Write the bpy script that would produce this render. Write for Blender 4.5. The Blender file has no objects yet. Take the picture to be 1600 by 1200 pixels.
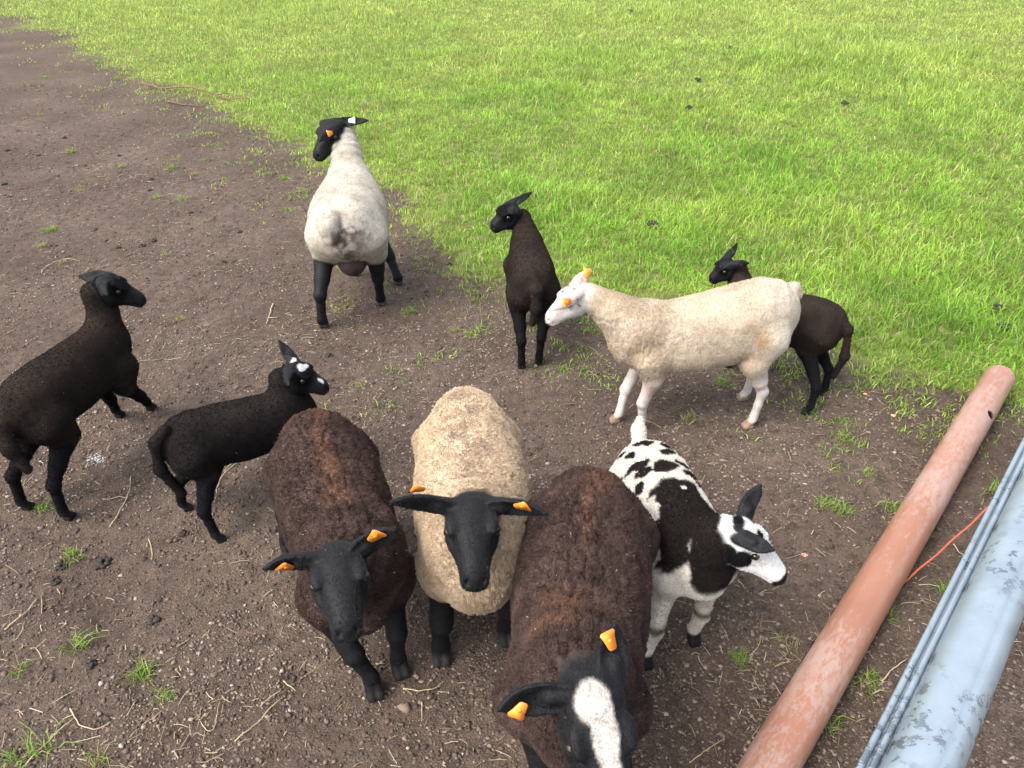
import bpy, math, numpy as np
from math import radians
HAIR = True
rng = np.random.default_rng(7)
S = bpy.context.scene
COL = S.collection

# ------------------------------------------------------------------ camera, sky, sun, exposure
cam_d = bpy.data.cameras.new('camera'); cam = bpy.data.objects.new('camera', cam_d); COL.objects.link(cam)
cam.location = (0, 0, 1.9); cam.rotation_euler = (radians(57), 0, 0)
cam_d.sensor_width = 36; cam_d.lens = 26.69; cam_d.clip_start = 0.02; cam_d.clip_end = 3000
S.camera = cam
W = bpy.data.worlds.new('World'); S.world = W; W.use_nodes = True
SUN_EL, SUN_AZ = radians(52), radians(-125)      # azimuth clockwise from +Y: behind the camera, to its left
nt = W.node_tree; nt.nodes.clear()
sky = nt.nodes.new('ShaderNodeTexSky'); sky.sky_type = 'NISHITA'; sky.sun_disc = False
sky.sun_elevation = SUN_EL; sky.sun_rotation = SUN_AZ; sky.air_density = 1.0; sky.dust_density = 4.0; sky.ozone_density = 1.0
hs = nt.nodes.new('ShaderNodeHueSaturation'); hs.inputs['Saturation'].default_value = 0.45
bg = nt.nodes.new('ShaderNodeBackground'); bg.inputs['Strength'].default_value = 0.15
wo = nt.nodes.new('ShaderNodeOutputWorld')
nt.links.new(sky.outputs[0], hs.inputs['Color']); nt.links.new(hs.outputs[0], bg.inputs[0]); nt.links.new(bg.outputs[0], wo.inputs[0])
sun_d = bpy.data.lights.new('sun', 'SUN'); sun_d.energy = 0.95; sun_d.angle = radians(34); sun_d.color = (1, .95, .88)
sun = bpy.data.objects.new('sun', sun_d); COL.objects.link(sun)
sun.rotation_euler = (math.pi/2 - SUN_EL, 0, math.pi - SUN_AZ)
S.view_settings.view_transform = 'Standard'; S.view_settings.look = 'None'
S.view_settings.exposure = 1.62; S.view_settings.gamma = 1; S.view_settings.use_curve_mapping = False
S.render.engine = 'CYCLES'; S.cycles.max_bounces = 6; S.cycles.transparent_max_bounces = 6

# ------------------------------------------------------------------ small helpers
def hash3(ix, iy, iz, seed):
    h = (ix.astype(np.uint32)*np.uint32(374761393) ^ iy.astype(np.uint32)*np.uint32(668265263) ^ iz.astype(np.uint32)*np.uint32(2147483647-58) ^ np.uint32(seed*7919+13))
    h = (h ^ (h >> np.uint32(13)))*np.uint32(1274126177); h = h ^ (h >> np.uint32(16))
    return (h & np.uint32(0xffffff)).astype(np.float32)/np.float32(0xffffff)
def vnoise(p, f, seed=0):
    """value noise in -1..1; f is a frequency or a frequency per axis"""
    q = np.asarray(p, np.float32)*np.asarray(f, np.float32) + 1000.0
    i = np.floor(q).astype(np.int64); t = q-i; t = t*t*(3-2*t)
    out = 0
    for dx in (0, 1):
        for dy in (0, 1):
            for dz in (0, 1):
                w = (t[:, 0] if dx else 1-t[:, 0])*(t[:, 1] if dy else 1-t[:, 1])*(t[:, 2] if dz else 1-t[:, 2])
                out = out + w*hash3(i[:, 0]+dx, i[:, 1]+dy, i[:, 2]+dz, seed)
    return out*2-1
def fbm(p, f, seed=0, n=3):
    f = np.asarray(f, np.float32); o = 0; a = 1.0; tot = 0
    for k in range(n):
        o = o + a*vnoise(p, f*(2.03**k), seed+k*17); tot += a; a *= .5
    return o/tot
def sstep(a, b, x):
    t = np.clip((x-a)/(b-a), 0, 1); return t*t*(3-2*t)
def gheight(x, y):
    x = np.atleast_1d(np.asarray(x, np.float32)); y = np.atleast_1d(np.asarray(y, np.float32))
    p = np.stack([x, y, np.zeros_like(x)], -1)
    return .010*vnoise(p, 1.7, 3) + .006*vnoise(p, 6., 4) + .004*vnoise(p, 17., 5) - .009*sstep(.25, .6, vnoise(p, 6.5, 6))
def mesh_obj(name, verts, faces, mat=None, parent=None, smooth=False, attrs=None, link=True):
    """faces: (n,k) int array with k constant, or list of arrays of different k"""
    me = bpy.data.meshes.new(name)
    verts = np.asarray(verts, np.float32)
    fl = faces if isinstance(faces, list) else [faces]
    fl = [np.asarray(f, np.int32) for f in fl if len(f)]
    me.vertices.add(len(verts)); me.vertices.foreach_set('co', verts.ravel())
    nl = sum(f.size for f in fl); npoly = sum(len(f) for f in fl)
    me.loops.add(nl); me.loops.foreach_set('vertex_index', np.concatenate([f.ravel() for f in fl]))
    me.polygons.add(npoly)
    tot = np.concatenate([np.full(len(f), f.shape[1], np.int32) for f in fl])
    me.polygons.foreach_set('loop_start', np.concatenate([[0], np.cumsum(tot)[:-1]]).astype(np.int32))
    if smooth: me.polygons.foreach_set('use_smooth', np.ones(npoly, bool))
    me.update(calc_edges=True)
    for k, a in (attrs or {}).items():
        a = np.asarray(a, np.float32)
        if a.ndim == 2:
            at = me.attributes.new(k, 'FLOAT_COLOR', 'POINT'); c = np.ones((len(a), 4), np.float32); c[:, :3] = a; at.data.foreach_set('color', c.ravel())
        else:
            at = me.attributes.new(k, 'FLOAT', 'POINT'); at.data.foreach_set('value', a)
    if mat: me.materials.append(mat)
    if not link: return me
    o = bpy.data.objects.new(name, me); COL.objects.link(o)
    if parent: o.parent = parent
    return o
def tag(o, label=None, cat=None, group=None, kind=None):
    if label: o['label'] = label
    if cat: o['category'] = cat
    if group: o['group'] = group
    if kind: o['kind'] = kind
    return o
def empty(name, loc, rz=0):
    o = bpy.data.objects.new(name, None); COL.objects.link(o); o.location = loc; o.rotation_euler = (0, 0, rz); o.empty_display_size = .1
    return o
def tube(pts, rad, n=10, caps=True):
    pts = np.asarray(pts, float); m = len(pts); rad = np.broadcast_to(rad, m)
    T = np.gradient(pts, axis=0); T /= np.linalg.norm(T, axis=1)[:, None]
    ref = np.array([0, 0, 1.]) if abs(T[0, 2]) < .9 else np.array([1., 0, 0])
    V = []
    for i in range(m):
        a = np.cross(T[i], ref); a /= np.linalg.norm(a); b = np.cross(a, T[i])
        th = np.linspace(0, 2*np.pi, n, endpoint=False)
        V.append(pts[i]+rad[i]*(np.cos(th)[:, None]*a+np.sin(th)[:, None]*b))
    V = np.concatenate(V); F = []
    for i in range(m-1):
        for j in range(n):
            F.append((i*n+j, i*n+(j+1) % n, (i+1)*n+(j+1) % n, (i+1)*n+j))
    fl = [np.array(F)]
    if caps: fl.append(np.array([list(range(n))[::-1], list(range((m-1)*n, m*n))]))
    return V, fl

# ------------------------------------------------------------------ material helpers
def new_mat(name, rough=.9, spec=.3):
    m = bpy.data.materials.new(name); m.use_nodes = True
    b = m.node_tree.nodes['Principled BSDF']; b.inputs['Roughness'].default_value = rough; b.inputs['Specular IOR Level'].default_value = spec
    return m, m.node_tree, b
def N(t, typ, **kw):
    n = t.nodes.new(typ)
    for k, v in kw.items():
        if k in n.inputs: n.inputs[k].default_value = v
        else: setattr(n, k, v)
    return n
def noise_tex(t, scale, detail=4, rough=.6, vec=None):
    n = N(t, 'ShaderNodeTexNoise', Scale=scale, Detail=detail, Roughness=rough)
    if vec is not None: t.links.new(vec, n.inputs['Vector'])
    return n
def ramp(t, fac, stops):
    r = t.nodes.new('ShaderNodeValToRGB'); e = r.color_ramp.elements
    while len(e) < len(stops): e.new(.5)
    for el, (p, c) in zip(e, stops): el.position = p; el.color = (*c, 1)
    t.links.new(fac, r.inputs[0]); return r.outputs[0]
def mix(t, fac, a, b, mode='MIX'):
    n = t.nodes.new('ShaderNodeMix'); n.data_type = 'RGBA'; n.blend_type = mode
    for s, v in ((n.inputs[0], fac), (n.inputs[6], a), (n.inputs[7], b)):
        if isinstance(v, (int, float)): s.default_value = v
        elif isinstance(v, tuple): s.default_value = (*v, 1)
        else: t.links.new(v, s)
    return n.outputs[2]
def bump(t, b, h, strength, dist, prev=None):
    n = N(t, 'ShaderNodeBump', Strength=strength, Distance=dist); t.links.new(h, n.inputs['Height'])
    if prev is not None: t.links.new(prev, n.inputs['Normal'])
    t.links.new(n.outputs[0], b.inputs['Normal']); return n.outputs[0]

# ================================================================== GROUND
# edge between the bare earth and the pasture, seen from above
EDGE = np.array([(-60, 62), (-25, 33), (-9.05, 14.8), (-7.6, 13.3), (-5.95, 11.3), (-4.53, 9.44), (-3.5, 8.3), (-2.35, 7.05), (-1.68, 6.2), (-1.02, 5.5), (-.8, 4.95), (-.65, 4.4),
                 (-.43, 4.1), (-.15, 3.9), (.22, 3.72), (.46, 3.6), (1.05, 3.5), (1.41, 3.2), (1.56, 2.92), (1.69, 2.76), (1.95, 2.68), (2.1, 2.5), (2.6, 2.3), (4, 2.0), (12, 1.0), (60, -6)])
def edge_d(x, y):
    """signed-ish distance into the grass (positive) across the edge"""
    x = np.asarray(x); y = np.asarray(y)
    yb = np.interp(x, EDGE[:, 0], EDGE[:, 1])
    sl = (np.interp(x+.25, EDGE[:, 0], EDGE[:, 1])-np.interp(x-.25, EDGE[:, 0], EDGE[:, 1]))/.5
    return (y-yb)/np.sqrt(1+sl*sl)
def axis_pts(lo, hi, step, far, g=1.22):
    a = list(np.arange(lo, hi+1e-6, step)); d = step
    while a[-1] < far: d *= g; a.append(a[-1]+d)
    d = step
    while a[0] > -far: d *= g; a.insert(0, a[0]-d)
    return np.array(a)
gx = axis_pts(-3.6, 3.6, .022, 900); gy = axis_pts(.4, 6.5, .022, 900)
GX, GY = np.meshgrid(gx, gy); gv = np.stack([GX.ravel(), GY.ravel(), np.zeros(GX.size)], -1)
near = np.exp(-(np.maximum(np.hypot(gv[:, 0], gv[:, 1]-3)-5, 0)/6)**2)
p2 = gv.copy(); p2[:, 2] = 0
ed = .22 + edge_d(gv[:, 0], gv[:, 1]) + .22*fbm(p2, 1.6, 21) + .12*fbm(p2, 6., 23)
gv[:, 2] = near*gheight(gv[:, 0], gv[:, 1]) + near*.003*vnoise(p2, 33., 8)
nx, ny = len(gx), len(gy)
ii = np.arange(nx*ny).reshape(ny, nx)
gf = np.stack([ii[:-1, :-1], ii[:-1, 1:], ii[1:, 1:], ii[1:, :-1]], -1).reshape(-1, 4)
m, t, b = new_mat('soil', .95, .15)
at = N(t, 'ShaderNodeAttribute', attribute_name='grass'); geo = N(t, 'ShaderNodeNewGeometry'); P = geo.outputs['Position']
n1 = noise_tex(t, 1.3, 5, .6, P); n2 = noise_tex(t, 22, 6, .7, P); n3 = noise_tex(t, 140, 5, .75, P)
c1 = ramp(t, n1.outputs[0], [(.3, (.066, .047, .036)), (.55, (.092, .068, .053)), (.75, (.122, .093, .074))])
c2 = ramp(t, n2.outputs[0], [(.3, (.55, .55, .55)), (.5, (1, 1, 1)), (.72, (1.35, 1.3, 1.25))])
c3 = ramp(t, n3.outputs[0], [(.32, (.5, .5, .5)), (.5, (1, 1, 1)), (.66, (1.6, 1.55, 1.5))])
soil = mix(t, 1.0, mix(t, 1.0, c1, c2, 'MULTIPLY'), c3, 'MULTIPLY')
vor = N(t, 'ShaderNodeTexVoronoi', Scale=170.); t.links.new(P, vor.inputs['Vector'])
g1 = noise_tex(t, 9, 5, .7, P)
gcol = ramp(t, g1.outputs[0], [(.3, (.080, .078, .026)), (.5, (.13, .145, .04)), (.7, (.22, .20, .085))])
nb_ = noise_tex(t, 14, 5, .7, P); ma = N(t, 'ShaderNodeMath', operation='MULTIPLY_ADD'); t.links.new(nb_.outputs[0], ma.inputs[0]); ma.inputs[1].default_value = 1.6; ma.inputs[2].default_value = -.8
mb = N(t, 'ShaderNodeMath', operation='ADD'); t.links.new(ma.outputs[0], mb.inputs[0]); t.links.new(at.outputs['Fac'], mb.inputs[1])
t.links.new(mix(t, ramp(t, mb.outputs[0], [(.40, (0, 0, 0)), (.62, (1, 1, 1))]), soil, gcol), b.inputs['Base Color'])
nn = bump(t, b, n3.outputs[0], .8, .006); nn = bump(t, b, vor.outputs['Distance'], .5, .004, nn); bump(t, b, n2.outputs[0], .6, .012, nn)
ground = mesh_obj('ground', gv, gf, m, smooth=True, attrs={'grass': sstep(.05, .75, ed)}); tag(ground, 'brown stony earth running into green pasture', kind='structure')

def on_ground(x, y, dz=0):
    return float(gheight(x, y)[0])+dz

# ================================================================== SHEEP
def rcone(p, a, b, ra, rb):
    """distance to a capsule whose radius runs from ra to rb"""
    a = np.asarray(a, np.float32); d = np.asarray(b, np.float32)-a
    L2 = float(d@d)+1e-9; q = p-a
    h = np.clip((q@d)/L2, 0, 1)
    return np.linalg.norm(q-h[:, None]*d, axis=1)-(ra+(rb-ra)*h)
def ellip(p, c, r, ax=None):
    q = p-np.asarray(c, np.float32)
    if ax is not None: q = q@np.asarray(ax, np.float32).T
    r = np.asarray(r, np.float32)
    k0 = np.linalg.norm(q/r, axis=1); k1 = np.linalg.norm(q/(r*r), axis=1)+1e-9
    return k0*(k0-1)/k1
def smin(a, b, k):
    h = np.clip(.5+.5*(b-a)/k, 0, 1); return b*(1-h)+a*h-k*h*(1-h)
def smax(a, b, k): return -smin(-a, -b, k)
def unit(v):
    v = np.asarray(v, float); return v/(np.linalg.norm(v)+1e-12)

class Sheep:
    """implicit-surface animal: x forward, y left, z up, metres; s holds the measured pose in world metres"""
    def __init__(self, s):
        self.s = s; self.h = radians(s['head_deg'])
        self.c = np.array([s['pos'][0], s['pos'][1], 0.])
        L, H, Wd = s['L'], s['H'], s['W']; self.L, self.H, self.Wd = L, H, Wd
        self.k = s.get('k', 1.0)                      # overall size, 1 = adult
        loc = self.loc
        lamb = s.get('lamb', False)
        T = np.array([0, .04, .10, .2, .35, .5, .65, .78, .88, .95, 1.0])
        wid = np.array([.28, .52, .73, .90, 1.0, 1.0, .93, .81, .66, .50, .27])
        top = np.array([.84, .92, .965, .995, 1.0, .99, .985, .985, .955, .90, .80])
        bot = np.array([.66, .58, .52, .46, .415, .39, .385, .395, .43, .48, .58])
        if lamb:
            wid = np.array([.34, .58, .80, .95, .98, .95, .90, .80, .66, .50, .28]); bot = bot+np.array([.03, .03, .04, .05, .06, .07, .085, .10, .10, .08, .05])
        if 'wid' in s: wid = np.array(s['wid'])
        top = top*s.get('topmul', np.ones(11)); bot = bot+s.get('botadd', 0)
        slope = s.get('slope', 0)                     # + = higher at the rear
        top = top+slope*(.5-T); bot = bot+slope*.6*(.5-T)
        self.T, self.wid, self.top, self.bot = T, wid*Wd, top*H, bot*H
        self.bend = s.get('bend', 0)
        # head frame
        poll = loc(s['poll']); nose = loc(s['nose']); f = unit(nose-poll)
        side = unit(np.cross([0, 0, 1], f)) if abs(f[2]) < .97 else unit(np.cross(loc(s['poll'])*0+[1, 0, 0.], f))
        up = unit(np.cross(f, side)); r = radians(s.get('roll', 0)); side, up = side*math.cos(r)+up*math.sin(r), up*math.cos(r)-side*math.sin(r)
        self.hk = s.get('hk', 1.0); self.HL = float(np.linalg.norm(nose-poll)); self.hax = np.stack([f, side, up])
        self.h0 = poll-up*.050*self.hk
        self.eyes = []; self.ears = []
        self.legs = self.make_legs()
        nb = np.array([L*.36, self.bendy(.86), H*s.get('neckz', .80)]); np_ = self.h0-f*s.get('nf', .02)*self.hk-up*s.get('nu', .045)*self.hk
        mid = (nb+np_)/2+np.array(s.get('neckmid', (0, 0, 0)))
        self.neck = [nb, mid, np_]
        self.nr = [s.get('nr0', .115*self.k*1.0), s.get('nr1', .09*self.k), s.get('nr2', .07*self.k)]
    def loc(self, w):
        q = np.asarray(w, float)-self.c; c, s_ = math.cos(self.h), math.sin(self.h)
        return np.array([q[0]*c+q[1]*s_, -q[0]*s_+q[1]*c, q[2]])
    def bendy(self, t): return self.bend*(np.asarray(t)-.5)**2*4
    def make_legs(self):
        s, L, H, Wd, k = self.s, self.L, self.H, self.Wd, self.k
        out = []; lr = s.get('legr', 1.0)
        for name, hw in s['hooves'].items():
            hoof = self.loc((hw[0], hw[1], 0)); hoof[2] = on_ground(*hw[:2])
            side = 1 if name[1] == 'l' else -1
            if name[0] == 'f':
                lf = .06 if s.get('lamb') else .0; tp = np.array([L*.30, side*Wd*.60, H*(.58+lf)]); el = np.array([L*.27, side*Wd*.62, H*(.44+lf)])
                kn = el*.42+hoof*.58; kn[2] = H*.235; kn[0] += .012*k
                fe = hoof+[-.012*k, 0, .062*k]
                chain = [(tp, .078), (el, .050), (kn+(el-kn)*.25, .030), (kn, .0305), (kn*.55+fe*.45, .0205), (fe, .0265)]
            else:
                tp = np.array([-L*.33, side*Wd*.52, H*.68]); st = np.array([-L*.27, side*Wd*.64, H*.52])
                ho = st*.2+hoof*.8; ho[2] = H*.29; ho[0] = .25*st[0]+.75*hoof[0]-.045*k
                fe = hoof+[-.014*k, 0, .064*k]
                chain = [(tp, .108), (st, .062), (ho*.6+st*.4, .038), (ho, .0305), (ho*.5+fe*.5, .0205), (fe, .0265)]
            chain = [(np.asarray(p, float), r*k*(lr if i > 1 else s.get('thigh', 1.0))) for i, (p, r) in enumerate(chain)]
            out.append((name, chain, hoof, fe))
        return out
    # ---- groups of the distance field
    def d_wool(self, p):
        L = self.L; t = np.clip(p[:, 0]/L+.5, 0, 1)
        w = np.interp(t, self.T, self.wid); zt = np.interp(t, self.T, self.top); zb = np.interp(t, self.T, self.bot)
        cz = (zt+zb)/2; hh = (zt-zb)/2
        e = 2.25
        q = (np.abs((p[:, 1]-self.bendy(t))/w)**e+np.abs((p[:, 2]-cz)/hh)**e)**(1/e)
        d = (q-1)*np.minimum(w, hh)
        ex = np.maximum(np.abs(p[:, 0])-L/2, 0)
        d = np.where(ex > 0, np.sqrt(np.maximum(d+.03, 0)**2+(ex+.03)**2)-.03*1.0, d)
        n = self.neck; r = self.nr
        dn = smin(rcone(p, n[0], n[1], r[0], r[1]), rcone(p, n[1], n[2], r[1], r[2]), .03)
        if self.s.get('neckrings'):
            dn = dn+.0035*np.sin(np.linalg.norm(p-n[0].astype(np.float32), axis=1)*150)
        d = smin(d, dn, (.06 if self.s.get('lamb') else .08)*self.k)
        for name, ch, hoof, fe in self.legs:          # shoulders and thighs are woolly
            d = smin(d, rcone(p, ch[0][0], ch[1][0], ch[0][1], ch[1][1]), .05*self.k)
            if name[0] == 'h' and self.s.get('thighwool'): d = smin(d, rcone(p, ch[1][0], ch[2][0], ch[1][1]+.001, ch[2][1]*.92+.003), .03*self.k)
        tl = self.s.get('tail')
        if tl is not None:
            tp = [self.loc(q) for q in tl['p']]
            for i in range(len(tp)-1):
                d = smin(d, rcone(p, tp[i], tp[i+1], tl['r'][i], tl['r'][i+1]), .022)
        for c, r, ax in self.s.get('lumps', []):
            d = smin(d, ellip(p, c, r), .03)
        return d.astype(np.float32)
    def head_coords(self, p):
        q = (p-self.h0.astype(np.float32))@self.hax.T.astype(np.float32)
        return q[:, 0]/self.HL, q[:, 1]/self.hk, q[:, 2]/self.hk
    HS = np.array([-.22, -.10, 0, .15, .32, .45, .60, .78, .92, 1.02, 1.08])
    HW = np.array([.028, .044, .053, .060, .063, .058, .047, .037, .034, .029, .014])
    HT = np.array([.010, .038, .050, .054, .053, .048, .042, .036, .029, .016, .000])
    HB = np.array([.020, .050, .066, .078, .080, .070, .055, .044, .040, .034, .018])
    def d_head(self, p):
        k = self.hk; s_, a, u = self.head_coords(p); hs = self.s.get('hw', 1.0)
        sc = np.clip(s_, -.22, 1.08)
        w = np.interp(sc, self.HS, self.HW)*hs; tp = np.interp(sc, self.HS, self.HT); bt = np.interp(sc, self.HS, self.HB)
        cz = (tp-bt)/2; hh = (tp+bt)/2
        # the upper face is narrower than the cheeks
        wq = w*(1-.16*sstep(.0, .05, u)*sstep(.4, .7, sc))
        q = (np.abs(a/wq)**2.3+np.abs((u-cz)/hh)**2.3)**(1/2.3)
        d = (q-1)*np.minimum(w, hh)
        ex = np.maximum(np.maximum(-.22-s_, s_-1.08), 0)*self.HL/k
        d = np.where(ex > 0, np.sqrt(np.maximum(d+.008, 0)**2+(ex+.008)**2)-.004, d)*k
        q3 = np.stack([s_*self.HL/k, a, u], -1).astype(np.float32); HL = self.HL/k
        for sg in (1, -1):
            e = np.array([.36*HL, sg*.052*hs, .020])
            d = smin(d, ellip(q3, e+[-.006, -sg*.006, .020], (.030, .013, .009))*k, .012*k)   # brow
            d = smax(d, -ellip(q3, e+[.004, sg*.010, -.001], (.017, .012, .010))*k, .006*k)  # socket
            d = smin(d, ellip(q3, e+[0, sg*.0, -.017], (.020, .009, .005))*k, .008*k)      # lower lid
            d = smax(d, -ellip(q3, (1.02*HL, sg*.0165, .007), (.017, .0060, .0075))*k, .005*k)  # nostril
            d = smax(d, -ellip(q3, (.62*HL, sg*.050, .006), (.055, .014, .022))*k, .020*k)   # hollow before the eye
            d = smax(d, -rcone(q3, (1.06*HL, sg*.012, -.014), (.80*HL, sg*.040, -.018), .0045, .0035)*k, .006*k)  # mouth
        return d.astype(np.float32)
    def ear_frames(self):
        f, side, up = self.hax; k = self.hk; hs = self.s.get('hw', 1.0); fr = []
        for sg, key in ((1, 'ear_l'), (-1, 'ear_r')):
            base = self.h0+f*(.03*self.HL)+side*sg*.040*k*hs+up*.024*k
            tip = self.loc(self.s[key]); ax = tip-base; Le = float(np.linalg.norm(ax)); ax = ax/Le
            op = np.asarray(self.s.get('ear_open_'+key[-1], None)) if self.s.get('ear_open_'+key[-1]) is not None else None
            op = f*.75+up*.35 if op is None else self.loc(np.asarray(op)+self.c)
            nrm = unit(op-ax*float(op@ax)); lat = np.cross(nrm, ax)
            fr.append((base, ax, lat, nrm, Le, self.s.get('earw', .030*k), self.s.get('droop', .012)))
        return fr
    def d_ears(self, p):
        d = None
        for base, ax, lat, nrm, Le, We, dr in self.ear_frames():
            q = p-base.astype(np.float32)
            s_ = q@ax.astype(np.float32)/Le; a = q@lat.astype(np.float32); c = q@nrm.astype(np.float32)
            sc = np.clip(s_, 0, 1)
            w = We*np.interp(sc, [0, .12, .3, .5, .7, .85, .95, 1], [.70, .86, 1.0, 1.0, .86, .60, .34, .15])
            cup = .55*np.minimum(np.abs(a), w)**2/We*np.interp(sc, [0, .3, 1], [1.6, 1.0, .35])-.3*We*np.interp(sc, [0, .3, 1], [.8, .5, .1])
            c0 = cup-dr*np.sin(sc*math.pi)
            r = .0058*(1.0 if self.k > .8 else .9)
            ex = np.maximum(np.maximum(-s_, s_-1), 0)*Le
            # the sheet tapers towards its rim
            de = np.sqrt(np.maximum(np.abs(a)-np.maximum(w-r, .001), 0)**2+(c-c0)**2+ex**2)-r
            dr_ = rcone(p, base-ax*.02, base+ax*.035, .021*self.hk, .012*self.hk)
            de = smin(de, dr_, .02)
            d = de if d is None else np.minimum(d, de)
        return d.astype(np.float32)
    def d_legs(self, p):
        d = None; k = self.k
        for name, ch, hoof, fe in self.legs:
            for i in range(1, len(ch)-1):
                e = rcone(p, ch[i][0], ch[i+1][0], ch[i][1], ch[i+1][1]); d = e if d is None else smin(d, e, .018*k)
            f = unit([1, .0, 0]); sp = .0125*k*self.s.get('legr', 1)
            ya = self.s.get('hoofyaw', 0); f = np.array([math.cos(ya), math.sin(ya), 0]); lt = np.array([-f[1], f[0], 0])
            for sg in (1, -1):
                a = fe+lt*sg*sp*.8-[0, 0, .012*k]; bb = hoof+f*.024*k+lt*sg*sp+[0, 0, .012*k]
                e = rcone(p, a, bb, .0185*k*self.s.get('legr', 1), .0125*k); d = smin(d, e, .006*k)
                e = rcone(p, hoof-f*.006*k+lt*sg*sp+[0, 0, .014*k], bb, .014*k, .0125*k); d = smin(d, e, .006*k)
        if 'udder' in self.s:
            c, r = self.s['udder']; d = smin(d, ellip(p, c, r), .02)
        return d.astype(np.float32)
    def dist(self, p):
        d = self.d_wool(p)
        m = p[:, 2] < self.H*.72
        if m.any(): d[m] = smin(d[m], self.d_legs(p[m]), .022*self.k)
        hp = np.array([self.h0-self.hax[0]*.06, self.h0+self.hax[0]*self.HL*1.1]+[self.loc(self.s[k]) for k in ('ear_l', 'ear_r')])
        m = ((p > hp.min(0)-.13) & (p < hp.max(0)+.13)).all(1)
        if m.any(): d[m] = smin(d[m], smin(self.d_head(p[m]), self.d_ears(p[m]), .010), .016*self.k)
        return np.maximum(d, -(p[:, 2]+.03)).astype(np.float32)
    def bounds(self):
        pts = [self.h0, self.h0+self.hax[0]*self.HL*1.1]+[self.loc(self.s[k]) for k in ('ear_l', 'ear_r')]
        pts += [c for l in self.legs for c, _ in l[1]]+[l[2] for l in self.legs]
        pts += [np.array([-self.L/2, -self.Wd, self.H]), np.array([self.L/2, self.Wd, self.H])]
        if self.s.get('tail'): pts += [self.loc(q) for q in self.s['tail']['p']]
        pts = np.array(pts); return pts.min(0)-.11, pts.max(0)+.11
    def surface(self, vox):
        lo, hi = self.bounds(); B = 8
        nb = np.ceil((hi-lo)/(vox*B)).astype(int)
        n = nb*B+1
        bc = np.stack(np.meshgrid(*[np.arange(k) for k in nb], indexing='ij'), -1).reshape(-1, 3)
        cen = (lo+(bc+.5)*vox*B).astype(np.float32)
        dc = self.dist(cen)
        act = np.abs(dc) < vox*B*1.25
        D = np.ones(n, np.float32)
        # blocks well inside are negative
        base = np.repeat(np.repeat(np.repeat(np.where(dc < 0, -1, 1).reshape(nb).astype(np.float32), B, 0), B, 1), B, 2)
        D[:-1, :-1, :-1] = base
        need = np.zeros(n, bool)
        o = np.arange(B+1)
        for x, y, z in bc[act]:
            need[x*B:x*B+B+1, y*B:y*B+B+1, z*B:z*B+B+1] = True
        idx = np.argwhere(need)
        vals = np.empty(len(idx), np.float32)
        for i in range(0, len(idx), 400000):
            vals[i:i+400000] = self.dist((lo+idx[i:i+400000]*vox).astype(np.float32))
        D[need] = vals
        neg = D < 0
        # surface nets
        cs = None; cnt = None
        nc = [k-1 for k in n]
        mixd = np.zeros(nc, np.uint8)
        for dx in (0, 1):
            for dy in (0, 1):
                for dz in (0, 1):
                    mixd += neg[dx:dx+nc[0], dy:dy+nc[1], dz:dz+nc[2]]
        cells = np.argwhere((mixd > 0) & (mixd < 8))
        vid = np.full(nc, -1, np.int32); vid[cells[:, 0], cells[:, 1], cells[:, 2]] = np.arange(len(cells))
        acc = np.zeros((len(cells), 3), np.float32); num = np.zeros(len(cells), np.float32)
        cor = [(x, y, z) for x in (0, 1) for y in (0, 1) for z in (0, 1)]
        cv = [D[cells[:, 0]+x, cells[:, 1]+y, cells[:, 2]+z] for x, y, z in cor]
        for i in range(8):
            for j in range(i+1, 8):
                df = np.array(cor[j])-np.array(cor[i])
                if np.abs(df).sum() != 1: continue
                a, b_ = cv[i], cv[j]; m_ = (a < 0) != (b_ < 0)
                tt = np.where(m_, a/(a-b_+1e-12), 0)
                acc += np.where(m_[:, None], np.array(cor[i])+tt[:, None]*df, 0); num += m_
        V = lo+(cells+acc/num[:, None])*vox
        F = []
        for ax in range(3):
            u, v = (ax+1) % 3, (ax+2) % 3
            sl0 = [slice(None)]*3; sl1 = [slice(None)]*3
            sl0[ax] = slice(0, -1); sl1[ax] = slice(1, None)
            s0 = neg[tuple(sl0)]; s1 = neg[tuple(sl1)]
            e = np.argwhere(s0 != s1)
            e = e[(e[:, u] > 0) & (e[:, v] > 0) & (e[:, u] < n[u]-1) & (e[:, v] < n[v]-1)]
            flip = s0[e[:, 0], e[:, 1], e[:, 2]]
            qs = []
            for du, dv in ((-1, -1), (0, -1), (0, 0), (-1, 0)):
                c = e.copy(); c[:, u] += du; c[:, v] += dv
                qs.append(vid[c[:, 0], c[:, 1], c[:, 2]])
            q = np.stack(qs, -1); q = np.where(flip[:, None], q, q[:, ::-1]); F.append(q)
        F = np.concatenate(F); F = F[(F >= 0).all(1)]
        return V.astype(np.float32), F
def vert_normals(V, F):
    n = np.cross(V[F[:, 2]]-V[F[:, 0]], V[F[:, 3]]-V[F[:, 1]]); o = np.zeros_like(V)
    for j in range(4):
        for c in range(3): o[:, c] += np.bincount(F[:, j], n[:, c], len(V))
    return o/(np.linalg.norm(o, axis=1)[:, None]+1e-12)

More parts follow.
